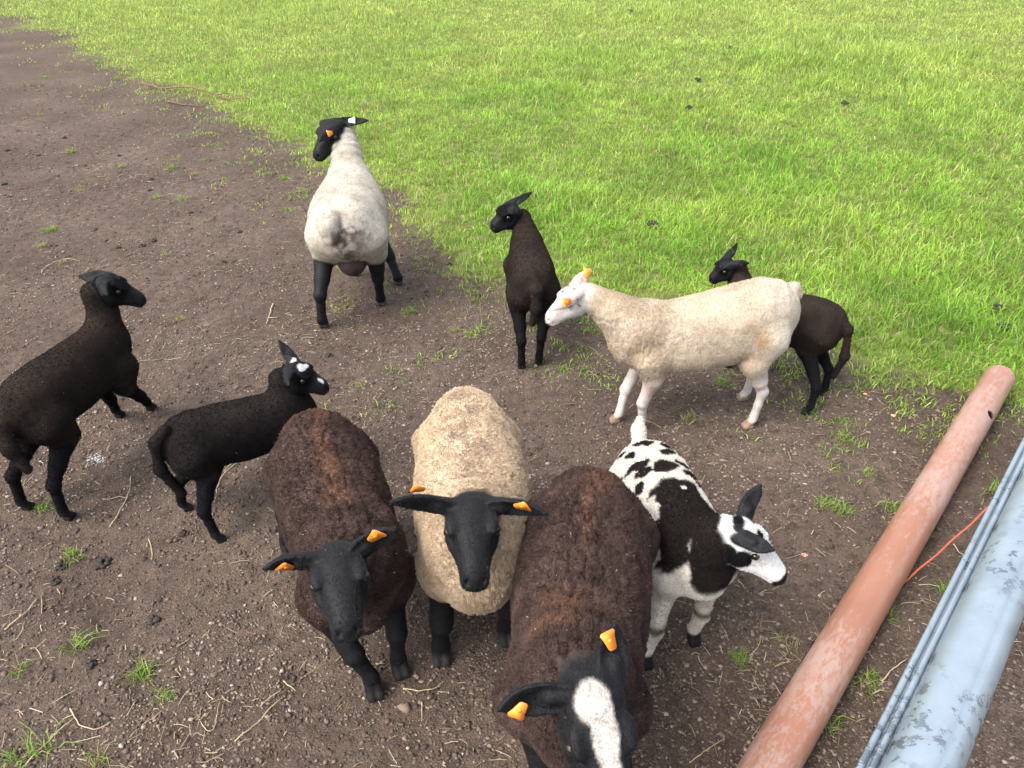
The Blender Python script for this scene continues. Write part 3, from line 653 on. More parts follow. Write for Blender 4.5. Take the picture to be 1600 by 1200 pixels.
def hoofs(fl, fr, hl, hr): return dict(fl=fl, fr=fr, hl=hl, hr=hr)
O = TAG
SHEEP = [
 dict(name='ewe', cat='sheep', seed=1, label='shorn pale ewe with black head, seen from behind at the grass edge', group='sheep in the paddock',
      pos=(-.855, 3.83), head_deg=97, L=.76, H=.66, W=.200, k=.92, hk=1.08, slope=-.04, thigh=1.0, legr=1.08,
      hooves=hoofs((-.93, 4.12), (-.655, 3.985), (-.975, 3.455), (-.715, 3.72)), poll=(-.985, 4.24, .855), nose=(-1.075, 4.10, .735), ear_l=(-1.02, 4.07, .79), ear_r=(-.785, 4.26, .85),
      ear_open_l=(-.5, .2, -.3), ear_open_r=(-.3, -.6, .3), nr0=.10, nr1=.078, nr2=.062, neckrings=True, neckz=.86, earw=.027, droop=.0,
      tail=dict(p=[(-.865, 3.48, .575), (-.872, 3.435, .55), (-.870, 3.415, .505)], r=[.045, .040, .028]),
      udder=((-.235, -.01, .318), (.095, .074, .078)), fleece=.003, wool_len=.005, hairs=60000, paint=paint_A,
      tags=[('l', .55, .0, TAG, .035, -1, .3, None), ('r', .62, .1, TAG_GREEN, .035, 1, 0, 'pale green ear tag')]),
 dict(name='lamb', cat='lamb', seed=2, label='black lamb standing with its rump to the camera, next to the spotted-faced ewe', group='lambs in the paddock', lamb=True,
      pos=(.085, 3.33), head_deg=94, L=.56, H=.525, W=.106, k=.74, hk=.92, legr=.92, thigh=.85,
      hooves=hoofs((.05, 3.5), (.125, 3.52), (.045, 3.06), (.128, 3.105)), poll=(-.012, 3.605, .612), nose=(-.118, 3.555, .545), ear_l=(-.005, 3.50, .600), ear_r=(.092, 3.60, .672),
      ear_open_l=(-.6, -.3, -.2), ear_open_r=(-.7, -.6, .2), nu=.068, nr0=.064, nr1=.046, nr2=.040, earw=.021, neckz=.86,
      tail=dict(p=[(.095, 3.07, .47), (.108, 3.035, .42), (.108, 3.02, .34), (.092, 3.02, .265)], r=[.020, .022, .021, .013]),
      fleece=.003, wool_len=.006, hairs=45000, paint=paint_black()),
 dict(name='ewe', cat='sheep', seed=3, label='shorn cream ewe with white, black-spotted face standing side-on', group='sheep in the paddock',
      pos=(.755, 2.65), head_deg=186, L=.75, H=.615, W=.134, k=.82, hk=.89, slope=.06, topmul=np.array([1, 1.02, 1.03, 1.03, .985, .95, .935, .935, .95, .97, 1]), botadd=.055, thigh=.90, legr=.84,
      hooves=hoofs((.53, 2.57), (.445, 2.63), (1.0, 2.59), (1.025, 2.785)), poll=(.232, 2.615, .645), nose=(.112, 2.59, .545), ear_l=(.15, 2.485, .612), ear_r=(.300, 2.70, .672),
      ear_open_l=(-.7, -.2, -.3), ear_open_r=(-.2, -1, .4), nr0=.098, nr1=.068, nr2=.05, earw=.024, neckz=.76, hw=.86,
      tail=dict(p=[(1.10, 2.69, .60), (1.115, 2.69, .575)], r=[.022, .02]), fleece=.0022, wool_len=.0055, wool_r=.0005, hairs=85000, paint=paint_C, thighwool=True, headadd=.012,
      tags=[('l', .62, 0, TAG, .036, -1, .2, None), ('r', .8, 0, TAG, .034, 1, .4, None)]),
 dict(name='lamb', cat='lamb', seed=4, label='black lamb partly hidden behind the shorn cream ewe', group='lambs in the paddock', lamb=True,
      pos=(1.19, 2.95), head_deg=151, L=.50, H=.45, W=.092, k=.66, hk=.72, legr=.95,
      hooves=hoofs((1.03, 3.06), (1.10, 3.16), (1.268, 2.675), (1.385, 2.83)), poll=(.945, 3.11, .535), nose=(.866, 3.10, .468), ear_l=(1.02, 3.03, .555), ear_r=(.990, 3.14, .60),
      ear_open_l=(-.7, -.5, 0), ear_open_r=(-.7, -.5, .1), nu=.065, nr0=.064, nr1=.046, nr2=.038, earw=.018,
      tail=dict(p=[(1.385, 2.83, .405), (1.415, 2.80, .35), (1.425, 2.79, .23), (1.405, 2.80, .12)], r=[.013, .014, .013, .009]),
      fleece=.003, wool_len=.005, hairs=30000, paint=paint_black()),
 dict(name='lamb', cat='lamb', seed=5, label='largest all-black lamb at the left edge, walking away with its head turned right', group='lambs in the paddock', lamb=True,
      pos=(-1.625, 2.35), head_deg=79, L=.64, H=.525, W=.100, k=.74, hk=.82, legr=.95,
      hooves=hoofs((-1.69, 2.665), (-1.575, 2.715), (-1.785, 2.095), (-1.605, 2.04)), poll=(-1.525, 2.62, .685), nose=(-1.408, 2.655, .60), ear_l=(-1.668, 2.68, .655), ear_r=(-1.475, 2.50, .665),
      botadd=.055, ear_open_l=(.1, -.8, .6), ear_open_r=(.6, .1, -.4), nu=.06, neckmid=(.022, 0, 0), nr0=.066, nr1=.046, nr2=.041, earw=.026, neckz=.85,
      tail=dict(p=[(-1.675, 2.07, .47), (-1.682, 2.03, .42), (-1.67, 2.0, .34), (-1.642, 2.0, .255)], r=[.020, .021, .020, .014]),
      fleece=.003, wool_len=.006, hairs=55000, paint=paint_black()),
 dict(name='lamb', cat='lamb', seed=6, label='black lamb with white patches on its forehead and nose', group='lambs in the paddock', lamb=True,
      pos=(-.945, 2.135), head_deg=27, L=.52, H=.435, W=.090, k=.64, hk=.78, botadd=.03, legr=1.0,
      hooves=hoofs((-.84, 2.28), (-.79, 2.11), (-1.19, 2.08), (-1.022, 1.93)), poll=(-.745, 2.215, .545), nose=(-.628, 2.215, .478), ear_l=(-.812, 2.30, .585), ear_r=(-.735, 2.10, .530),
      ear_open_l=(.5, -.8, .3), ear_open_r=(.6, -.1, -.4), nu=.06, nr0=.064, nr1=.048, nr2=.040, earw=.021, neckz=.82,
      tail=dict(p=[(-1.135, 2.0, .425), (-1.17, 1.98, .38), (-1.175, 1.97, .28), (-1.13, 1.98, .165)], r=[.012, .014, .014, .010]),
      fleece=.003, wool_len=.006, hairs=45000, paint=paint_black((.0095, .0082, .0082), (.017, .0135, .0122), face=[((.20, -.005, .052), (.11, .022, .03)), ((-.05, .03, .05), (.06, .02, .03)), ((.78, -.012, .036), (.09, .008, .02)), ((.30, .02, .05), (.06, .016, .02))])),
 dict(name='sheep', cat='sheep', seed=7, label='dark brown sheep with all-black face, looking up beside the beige sheep', group='sheep in the paddock',
      pos=(-.494, 1.604), head_deg=-67.5, L=.72, H=.60, wid=[.28, .52, .73, .90, 1.0, 1.0, .90, .74, .57, .41, .23], W=.146, k=.92, hk=1.02, legr=.95, thigh=.9,
      hooves=hoofs((-.325, 1.40), (-.39, 1.325), (-.49, 1.92), (-.76, 1.86)), poll=(-.39, 1.20, .692), nose=(-.340, 1.035, .648), ear_l=(-.255, 1.215, .73), ear_r=(-.53, 1.15, .68),
      ear_open_l=(.1, -.8, -.2), ear_open_r=(-.1, -.8, -.2), nr0=.115, nr1=.085, nr2=.06, earw=.031, neckz=.82,
      fleece=.0075, wool_len=.010, hairs=130000, vox=.005, paint=paint_brown([((.13, .1, 1), (.10, .22, .4)), ((.35, .0, 1), (.16, .16, .4)), ((.5, .0, 1), (.10, .25, .4)), ((.68, .0, 1), (.08, .25, .4)), ((.06, -.5, .9), (.06, .4, .3))]),
      tags=[('l', .62, .45, TAG, .036, 1, .2, None), ('r', .6, .3, TAG, .034, 1, -.6, None)]),
 dict(name='sheep', cat='sheep', seed=8, label='beige woolly sheep with black face and legs, facing the camera', group='sheep in the paddock',
      pos=(-.118, 1.69), head_deg=-84, L=.73, H=.61, wid=[.24, .44, .62, .78, .92, 1.0, .98, .85, .68, .50, .28], W=.160, k=.93, hk=1.04, legr=1.1, thigh=.82,
      hooves=hoofs((-.015, 1.51), (-.208, 1.44), (-.07, 1.96), (-.26, 1.95)), poll=(-.098, 1.355, .70), nose=(-.082, 1.175, .642), ear_l=(.078, 1.30, .70), ear_r=(-.275, 1.31, .725),
      ear_open_l=(0, -.9, -.2), ear_open_r=(0, -.9, -.2), nr0=.112, nr1=.09, nr2=.066, earw=.031, neckz=.80, hw=1.0,
      fleece=.0075, wool_len=.009, hairs=150000, vox=.005, paint=paint_H,
      tags=[('l', .62, .5, TAG, .036, 1, .2, None), ('r', .6, -.7, TAG, .03, -1, 0, None)]),
 dict(name='sheep', cat='sheep', seed=9, label='dark brown sheep with a white blaze, nearest the camera, head cut by the frame', group='sheep in the paddock',
      pos=(.166, 1.256), head_deg=-98, L=.74, H=.64, wid=[.28, .52, .73, .90, 1.0, 1.0, .92, .76, .58, .42, .24], W=.158, k=.95, hk=1.02,
      hooves=hoofs((.27, 1.02), (.10, 1.01), (.27, 1.53), (.10, 1.52)), poll=(.140, .815, .755), nose=(.187, .610, .610), ear_l=(.188, .915, .785), ear_r=(-.022, .79, .72),
      ear_open_l=(.2, -.8, .1), ear_open_r=(0, -.8, .2), nr0=.125, nr1=.095, nr2=.066, earw=.034, neckz=.84,
      fleece=.0075, wool_len=.010, hairs=150000, vox=.005, paint=paint_brown([((.30, .0, 1), (.22, .12, .5)), ((.15, .1, 1), (.1, .25, .4)), ((.72, -.15, 1), (.06, .3, .4)), ((.84, -.25, 1), (.05, .3, .5))], blaze=[((.12, -.006, .05), (.15, .030, .06)), ((.32, .002, .05), (.26, .023, .06)), ((.62, .003, .05), (.3, .018, .06)), ((.9, .0, .04), (.25, .021, .06))], rustiness=.8),
      tags=[('l', .72, .35, TAG, .031, 1, .5, None), ('r', .72, .3, TAG, .031, 1, .9, None)]),
 dict(name='lamb', cat='lamb', seed=10, label='black and white spotted lamb with raised tail, looking to the right', group='lambs in the paddock', lamb=True,
      pos=(.470, 1.665), head_deg=-77, L=.56, H=.47, W=.112, k=.70, hk=.86, botadd=.04, legr=.95,
      hooves=hoofs((.546, 1.50), (.392, 1.42), (.47, 1.88), (.36, 1.84)), poll=(.592, 1.415, .56), nose=(.727, 1.372, .438), hw=.9, ear_l=(.642, 1.50, .615), ear_r=(.632, 1.325, .560),
      ear_open_l=(.1, -.8, .6), ear_open_r=(.2, -.7, .6), nu=.055, nr0=.078, nr1=.058, nr2=.048, earw=.0215, neckz=.86,
      tail=dict(p=[(.405, 1.92, .43), (.402, 1.945, .462), (.406, 1.968, .488)], r=[.016, .012, .007]),
      fleece=.004, wool_len=.008, hairs=80000, vox=.005, paint=paint_J),
]
for s in SHEEP: build_sheep(s)

# ================================================================== PASTURE AND SMALL THINGS
def grass_mat(name, trans=.35):
    m, t, b = new_mat(name, .55, .35)
    at = N(t, 'ShaderNodeAttribute', attribute_name='Col'); t.links.new(at.outputs['Color'], b.inputs['Base Color'])
    tr = N(t, 'ShaderNodeBsdfTranslucent'); t.links.new(at.outputs['Color'], tr.inputs['Color'])
    mx = N(t, 'ShaderNodeMixShader'); mx.inputs[0].default_value = trans
    t.links.new(b.outputs[0], mx.inputs[1]); t.links.new(tr.outputs[0], mx.inputs[2]); t.links.new(mx.outputs[0], t.nodes['Material Output'].inputs[0])
    return m
GRASS = grass_mat('grass_blade', .42)
def blades(x, y, z, h, w, col, r, lean=.5, z0=-.004):
    """n curved blades of five vertices each"""
    n = len(x); a = r.uniform(0, 2*np.pi, n); l = h*np.abs(r.normal(lean, .35, n)); b2 = r.uniform(0, 2*np.pi, n)
    dx, dy = np.cos(a)*l, np.sin(a)*l; wx, wy = np.cos(b2)*w*.5, np.sin(b2)*w*.5
    B = np.stack([x, y, z+z0], -1); Wv = np.stack([wx, wy, np.zeros(n)], -1)
    M = B+np.stack([dx*.35, dy*.35, h*.62], -1); Tp = B+np.stack([dx, dy, h*np.clip(1-.35*(l/h)**2, .25, 1)], -1)
    V = np.stack([B-Wv, B+Wv, M-Wv*.8, M+Wv*.8, Tp], 1).reshape(-1, 3)
    o = (np.arange(n)*5)[:, None]
    F4 = o+np.array([0, 1, 3, 2]); F3 = o+np.array([2, 3, 4])
    c = np.repeat(col[:, None, :], 5, 1)*np.array([.82, .82, 1, 1, 1.12])[None, :, None]
    return V, [F4, F3], c.reshape(-1, 3)
def grass_colours(x, y, r):
    n = len(x); P = np.stack([x, y, np.zeros(n)], -1)
    g = np.array([.205, .40, .040]); yel = np.array([.36, .48, .080]); dk = np.array([.12, .255, .028]); straw = np.array([.50, .44, .22])
    c = lerp(np.broadcast_to(g, (n, 3)), yel, np.clip(.30+.75*fbm(P, .9, 5)+r.normal(0, .25, n), 0, 1))
    c = lerp(c, yel*1.05, .5*sstep(.9, .0, edge_d(x, y)))
    c = lerp(c, dk, np.clip(.15+.9*fbm(P, 2.3, 6)+r.normal(0, .2, n), 0, .8))
    s_ = r.random(n) < (.035+.12*sstep(.05, .5, fbm(P, 1.2, 8)))
    c[s_] = straw*r.uniform(.7, 1.15, (s_.sum(), 1))
    c = lerp(c, (.45, .50, .15), .50*sstep(5, 16, np.hypot(x, y)))  # lens haze painted into the blade colour, paler with distance from the camera
    c = c*(1+.32*fbm(P, 4.5, 61)+.22*fbm(P, 14, 62))[:, None]
    return c*r.uniform(.7, 1.3, (n, 1))
r = np.random.default_rng(11)
NB = 560000
rr = np.linspace(2.2, 26, 4000); dens = np.minimum(1, (3.6/rr)**1.55)*rr; cdf = np.cumsum(dens); cdf /= cdf[-1]
d_ = np.interp(r.random(NB), cdf, rr); az = radians(47)*(2*r.random(NB)-1)
x, y = d_*np.sin(az), d_*np.cos(az)
Pq = np.stack([x, y, np.zeros(NB)], -1)
ed = .22+edge_d(x, y)+.20*fbm(Pq, 1.6, 21)+.14*fbm(Pq, 6., 23)
bare = sstep(.15, .45, fbm(Pq, 2.2, 29))*sstep(1.9, .2, ed)
clump = sstep(-.25, .25, fbm(Pq, 9., 41)+.9*(sstep(.0, .8, ed)-.42))
keep = r.random(NB) < (sstep(-.15, .6, ed)**.9)*(1-.85*bare)*(.16+.84*clump)+.55*sstep(.22, .40, fbm(Pq, 7., 43))*sstep(-.8, -.05, ed)*sstep(.4, .0, ed)
# nothing grows where hooves stand or under the pipe
x, y, d_, ed = x[keep], y[keep], d_[keep], ed[keep]; Pq = Pq[keep]; n = len(x)
h = (.024+.042*r.random(n)+.055*sstep(-.1, .6, fbm(Pq, 1.1, 12))*r.random(n))*(.55+.45*sstep(-.1, .8, ed))
tall = sstep(.05, .5, fbm(Pq, .45, 14)+.25*sstep(5, 12, y)-.1)*sstep(.8, 3, ed); h = h*(1+1.5*tall*r.random(n))
w = (.0030+.0026*r.random(n))*(1+.13*np.maximum(d_-3, 0))
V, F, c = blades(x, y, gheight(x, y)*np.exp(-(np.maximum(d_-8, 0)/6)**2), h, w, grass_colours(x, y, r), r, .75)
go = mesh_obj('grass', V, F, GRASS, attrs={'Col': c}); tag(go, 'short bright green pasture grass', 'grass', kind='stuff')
# taller thin stalks standing in the pasture
n = 5200; d_ = np.interp(r.random(n), cdf, rr); az = radians(47)*(2*r.random(n)-1); x, y = d_*np.sin(az), d_*np.cos(az)
Pq = np.stack([x, y, np.zeros(n)], -1); k_ = (edge_d(x, y) > .5) & (r.random(n) < .25+.75*sstep(0, .5, fbm(Pq, .5, 15)))
x, y, d_ = x[k_], y[k_], d_[k_]; n = len(x)
V, F, c = blades(x, y, gheight(x, y)*0, r.uniform(.09, .26, n), .0016*(1+.16*d_), np.array([.30, .33, .10])*r.uniform(.6, 1.2, (n, 1))*np.where(r.random(n) < .5, 1, .75)[:, None], r, .45)
tag(mesh_obj('grass_stalks', V, F, GRASS, attrs={'Col': c}), 'thin taller grass stalks over the pasture', 'grass', kind='stuff')

# gravel, crumbs of earth and bits of straw over the bare ground
m, t, b = new_mat('pebble', .9, .2)
at = N(t, 'ShaderNodeAttribute', attribute_name='Col'); t.links.new(at.outputs['Color'], b.inputs['Base Color']); PEB = m
def scatter(n, rmin, rmax, pw, seed, lim=.25):
    r = np.random.default_rng(seed); rr = np.linspace(rmin, rmax, 3000); cd = np.cumsum(np.minimum(1, (1.8/rr)**pw)*rr); cd /= cd[-1]
    d = np.interp(r.random(n), cd, rr); az = radians(52)*(2*r.random(n)-1); x, y = d*np.sin(az), d*np.cos(az)
    k = edge_d(x, y)+.2*fbm(np.stack([x, y, 0*x], -1), 1.6, 21) < lim-.3*r.random(n)
    return r, x[k], y[k], d[k]
OCT = np.array([(1, 0, 0), (-1, 0, 0), (0, 1, 0), (0, -1, 0), (0, 0, 1), (0, 0, -1), (.6, .6, .5), (-.6, .6, .5), (-.6, -.6, .5), (.6, -.6, .5)], float)
OCF = np.array([(4, 6, 7), (4, 7, 8), (4, 8, 9), (4, 9, 6), (6, 0, 2), (6, 2, 7), (7, 2, 1), (7, 1, 8), (8, 1, 3), (8, 3, 9), (9, 3, 0), (9, 0, 6)])[:, :]
def lumps(x, y, s, col, r, flat=.7, sink=.25):
    n = len(x); J = OCT[None]*(1+r.uniform(-.28, .28, (n, 10, 3)))
    a = r.uniform(0, 6.283, n); ca, sa = np.cos(a)[:, None], np.sin(a)[:, None]
    sx, sy = s*r.uniform(.8, 1.3, n), s*r.uniform(.6, 1.0, n)
    X = J[..., 0]*sx[:, None]; Y = J[..., 1]*sy[:, None]; Z = J[..., 2]*(s*flat*r.uniform(.6, 1.1, n))[:, None]
    Vx = x[:, None]+X*ca-Y*sa; Vy = y[:, None]+X*sa+Y*ca; Vz = gheight(x, y)[:, None]+Z+(s*flat*(.5-sink))[:, None]
    V = np.stack([Vx, Vy, Vz], -1).reshape(-1, 3); F = ((np.arange(n)*10)[:, None, None]+OCF[None]).reshape(-1, 3)
    return V, F, np.repeat(col[:, None], 10, 1).reshape(-1, 3)
r, x, y, d = scatter(165000, .75, 11, 1.25, 21)
pal = np.array([(.29, .23, .175), (.35, .285, .225), (.22, .17, .135), (.16, .12, .095), (.42, .36, .305), (.32, .24, .17)])
cl = sstep(-.45, .35, fbm(np.stack([x, y, 0*x], -1), 2.2, 31)); k = r.random(len(x)) < .12+.88*cl**1.6; x, y, d = x[k], y[k], d[k]
col = pal[r.choice(6, len(x), p=[.22, .13, .25, .25, .05, .10])]*r.uniform(.42, .85, (len(x), 1))
s_ = np.clip(r.lognormal(math.log(.0031), .40, len(x)), .0014, .0075)*(1+.05*d)
V, F, c = lumps(x, y, s_, col, r); tag(mesh_obj('gravel', V, F, PEB, attrs={'Col': c}), 'small pale stones in the bare earth', 'gravel', kind='stuff')
r, x, y, d = scatter(60000, .75, 11, 1.5, 22)
col = np.array([.085, .062, .05])*r.uniform(.5, 1.5, (len(x), 1)); s_ = np.clip(r.lognormal(math.log(.0038), .45, len(x)), .002, .009)*(1+.05*d)
V, F, c = lumps(x, y, s_, col, r, .6); tag(mesh_obj('soil_crumbs', V, F, PEB, attrs={'Col': c}), 'crumbs of dry brown earth', 'soil', kind='stuff')
STRAW = grass_mat('straw', .15)
r, x, y, d = scatter(15000, .75, 10, 1.3, 23)
cl = fbm(np.stack([x, y, 0*x], -1), 2.6, 33); k = r.random(len(x)) < .2+.8*sstep(-.1, .5, cl); x, y, d = x[k], y[k], d[k]; n = len(x)
ln = np.clip(r.lognormal(math.log(.022), .55, n), .006, .09); a = r.uniform(0, 6.283, n); bend = r.normal(0, .15, n); wd = (.0005+.0005*r.random(n))*(1+.18*d)
z = gheight(x, y)+.006
P_ = np.stack([np.stack([x+np.cos(a+bend*q)*ln*q, y+np.sin(a+bend*q)*ln*q, z+.004*(1-4*q*q)*r.random(n)], -1) for q in (-.5, 0, .5)], 1)
pn = np.stack([-np.sin(a), np.cos(a), 0*a], -1)[:, None]*wd[:, None, None]; up = np.array([0, 0, 1.])*wd[:, None, None]*.8
V = np.stack([P_-pn, P_+up, P_+pn], 2).reshape(-1, 3); o = (np.arange(n)*9)[:, None, None]
q_ = np.array([(0, 1, 4, 3), (1, 2, 5, 4), (3, 4, 7, 6), (4, 5, 8, 7)])
col = np.array([(.36, .28, .17), (.28, .21, .13), (.42, .36, .24), (.22, .16, .10)])[r.integers(0, 4, n)]*r.uniform(.7, 1.1, (n, 1))
tag(mesh_obj('straw_litter', V, (o+q_[None]).reshape(-1, 4), STRAW, attrs={'Col': np.repeat(col, 9, 0)}), 'short bits of dry straw over the earth', 'straw', kind='stuff')

# ---- grass tufts growing singly in the bare earth
def tuft_mesh(seed, n=42, R=.028, H=.055, dry=.12):
    r = np.random.default_rng(seed); a = r.uniform(0, 6.283, n); q = R*np.sqrt(r.random(n)); x, y = q*np.cos(a)*1.3, q*np.sin(a)
    base = np.array([.17, .32, .04]); col = base*r.uniform(.6, 1.35, (n, 1)); col = lerp(col, np.array([.25, .32, .05]), r.random(n)*.6)
    s_ = r.random(n) < dry; col[s_] = np.array([.40, .33, .17])*r.uniform(.7, 1.1, (s_.sum(), 1))
    V, F, c = blades(x, y, 0*x, r.uniform(.4, 1.15, n)*H, r.uniform(.0024, .0046, n), col, r, 1.1)
    return mesh_obj('grass_tuft', V, F, GRASS, attrs={'Col': c}, link=False)
TM = [tuft_mesh(i, n=30+8*(i % 4), dry=(.08, .2, .55)[i % 3]) for i in range(9)]
TUFTS = [  # x, y, size, mesh, label
    (-1.305, 1.481, 1.00, 0, 'bushy green grass tuft in the lower left, above two smaller tufts'),
    (-1.075, 1.387, 0.90, 3, 'green grass tuft, left one of two in the lower left earth'),
    (-0.974, 1.308, 0.75, 1, 'upright green grass tuft, just below another one in the lower left'),
    (-1.428, 1.396, 0.70, 2, 'small sparse tuft at the lower left edge, beside a bushy tuft'),
    (-1.239, 1.153, 1.05, 4, 'wide grass tuft with dry stalks in the bottom left corner'),
    (-1.299, 1.121, 0.70, 0, 'small tuft cut by the frame in the bottom left corner'),
    (-1.081, 1.125, 0.80, 2, 'dry yellowish tuft at the bottom edge, right of the wide corner tuft'),
    (-1.499, 1.852, 1.00, 1, 'green grass tuft with droppings beside it, left of the patched lamb'),
    (-1.726, 2.092, 0.70, 3, 'tiny tuft between the hind hooves of the largest black lamb'),
    (-1.766, 3.568, 0.70, 2, 'pale small tuft on the earth right of the largest black lamb head'),
    (-3.818, 6.615, 0.95, 3, 'yellow-green tuft in the upper left, beside a dark dropping'),
    (-3.206, 6.162, 0.95, 0, 'green tuft, leftmost of a row of small tufts below the branch'),
    (-2.781, 6.145, 0.95, 3, 'bright green tuft in the middle of the small row below the branch'),
    (-2.530, 5.979, 0.80, 2, 'sparse tuft right of the bright one in the row below the branch'),
    (-2.588, 6.390, 0.70, 2, 'yellow tuft farthest right in the row below the branch'),
    (-2.622, 5.424, 0.95, 0, 'green tuft above left of a round black dropping, left of a pair'),
    (-2.415, 5.396, 0.95, 3, 'green tuft above left of a round black dropping, right of a pair'),
    (-3.259, 5.594, 0.80, 2, 'pale tuft standing alone on the earth left of the paired tufts'),
    (-3.081, 4.809, 1.20, 3, 'pale green tuft above the head of the largest black lamb, far left'),
    (-3.006, 4.557, 0.90, 2, 'dry tuft with a pale clod at the far left above the black lamb'),
    (-2.750, 4.297, 0.70, 2, 'small tuft under a curved straw by the largest black lamb ear'),
    (-2.089, 4.961, 0.70, 5, 'thin yellow tuft on the earth left of the pale ewe'),
    (-2.161, 4.405, 0.80, 5, 'yellow tuft on the earth right of the largest black lamb'),
    (-2.159, 6.248, 0.90, 0, 'green tuft left of the pale ewe, near the grass edge'),
    (-1.798, 5.930, 1.10, 3, 'bushy green tuft just left of the pale ewe neck'),
    (-1.951, 6.028, 0.80, 1, 'small tuft between two others left of the pale ewe'),
    (-1.580, 5.580, 0.80, 2, 'dry tuft touching the pale ewe flank on its left'),
    (-0.212, 3.368, 1.00, 0, 'yellow-green tuft left of the rear-facing black lamb hind leg'),
    (-0.298, 3.442, 0.70, 2, 'faint dry tuft left of the tuft by the black lamb leg'),
    (-0.551, 3.634, 0.90, 3, 'green tuft under the pale ewe right front hoof'),
    (-0.206, 3.786, 0.70, 1, 'small green tuft beside a dropping, left of the rear-facing black lamb'),
    (-0.389, 4.104, 0.90, 2, 'yellowish tuft at the grass edge right of the pale ewe'),
    (0.242, 3.048, 0.90, 0, 'green tuft just right of the rear-facing black lamb hooves'),
    (0.387, 3.408, 0.90, 1, 'tuft under the chest of the cream ewe'),
    (0.761, 2.639, 1.00, 5, 'tuft behind the spotted lamb rump, under the cream ewe'),
    (0.969, 2.920, 0.90, 3, 'bright tuft between the front and hind legs of the cream ewe'),
    (1.381, 2.521, 1.00, 1, 'flat green tuft below the hidden black lamb hind hoof'),
    (1.137, 2.103, 0.90, 0, 'left half of a broad bright tuft right of the spotted lamb head'),
    (1.196, 2.068, 0.95, 3, 'right half of a broad bright tuft right of the spotted lamb head'),
    (1.403, 2.096, 1.00, 1, 'tuft touching the left side of the orange pipe'),
    (1.387, 2.294, 0.70, 4, 'faint tuft above the one touching the pipe'),
    (0.668, 1.435, 0.70, 3, 'small green tuft right of the spotted lamb hooves'),
    (0.831, 1.485, 0.80, 5, 'dry tuft between the spotted lamb and the pipe'),
    (1.012, 1.345, 1.10, 1, 'long green and dry tuft between the pipe and the gate, near the bottom'),
    (1.827, 2.166, 1.10, 4, 'green tuft between the orange twine and the gate'),
    (1.171, 1.596, 0.80, 0, 'tuft at the right side of the pipe, below the twine'),
    (1.411, 1.691, 0.80, 3, 'green tuft beside the gate rail, below the twine'),
    (0.868, 1.221, 0.90, 2, 'dry tuft at the right foot of the pipe near the bottom edge'),
    (-5.660, 9.730, 1.10, 3, 'tuft on the earth in the top left, below two flat ones'),
    (-4.759, 9.656, 1.10, 0, 'flat green tuft in the top left near the grass edge'),
    (-4.761, 7.888, 0.90, 5, 'pale tuft in the top left, by a dark dropping'),
    (-5.353, 8.995, 0.70, 2, 'yellowish small tuft in the top left with thin straw'),
    (-5.433, 10.623, 1.30, 1, 'broad tuft at the grass edge in the top left'),
]
for i, (x, y, sc, mi, lab) in enumerate(TUFTS):
    o = bpy.data.objects.new('grass_tuft', TM[mi]); COL.objects.link(o); o.location = (x, y, on_ground(x, y)); o.scale = (sc, sc, sc*.85); o.rotation_euler = (0, 0, i*1.7)
    tag(o, lab, 'grass tuft', 'grass tufts on the bare earth')
# ---- dung
m, t, b = new_mat('dung', .75, .35)
tc = N(t, 'ShaderNodeTexCoord'); n1 = noise_tex(t, 130, 4, .7, tc.outputs['Object']); t.links.new(ramp(t, n1.outputs[0], [(.3, (.014, .012, .010)), (.7, (.045, .036, .028))]), b.inputs['Base Color']); bump(t, b, n1.outputs[0], .6, .004); DUNG = m
def dung_mesh(seed, n=11, R=.030):
    n = n*2
    r = np.random.default_rng(seed); V = []; F = []; off = 0
    import bmesh
    bm = bmesh.new(); bmesh.ops.create_icosphere(bm, subdivisions=2, radius=1.0); bv = np.array([v.co[:] for v in bm.verts]); bf = np.array([[v.index for v in f.verts] for f in bm.faces]); bm.free()
    for k in range(n):
        a = r.uniform(0, 6.283); q = R*math.sqrt(r.random()); s_ = r.uniform(.006, .0105)
        p = bv*np.array([s_*1.2, s_, s_*.85]); p = p*(1+.18*vnoise(bv*1.0, 2.2, seed*31+k)[:, None])
        th = r.uniform(0, 6.28); p = p@np.array([[math.cos(th), -math.sin(th), 0], [math.sin(th), math.cos(th), 0], [0, 0, 1]])
        V.append(p+[math.cos(a)*q, math.sin(a)*q*.8, s_*.6+max(0, .016*(1-q/R*1.2))]); F.append(bf+off); off += len(bv)
    return mesh_obj('dung_pile', np.concatenate(V), np.concatenate(F), DUNG, smooth=True, link=False)
DM = [dung_mesh(i+1, 6+3*(i % 3), .018+.006*(i % 3)) for i in range(5)]
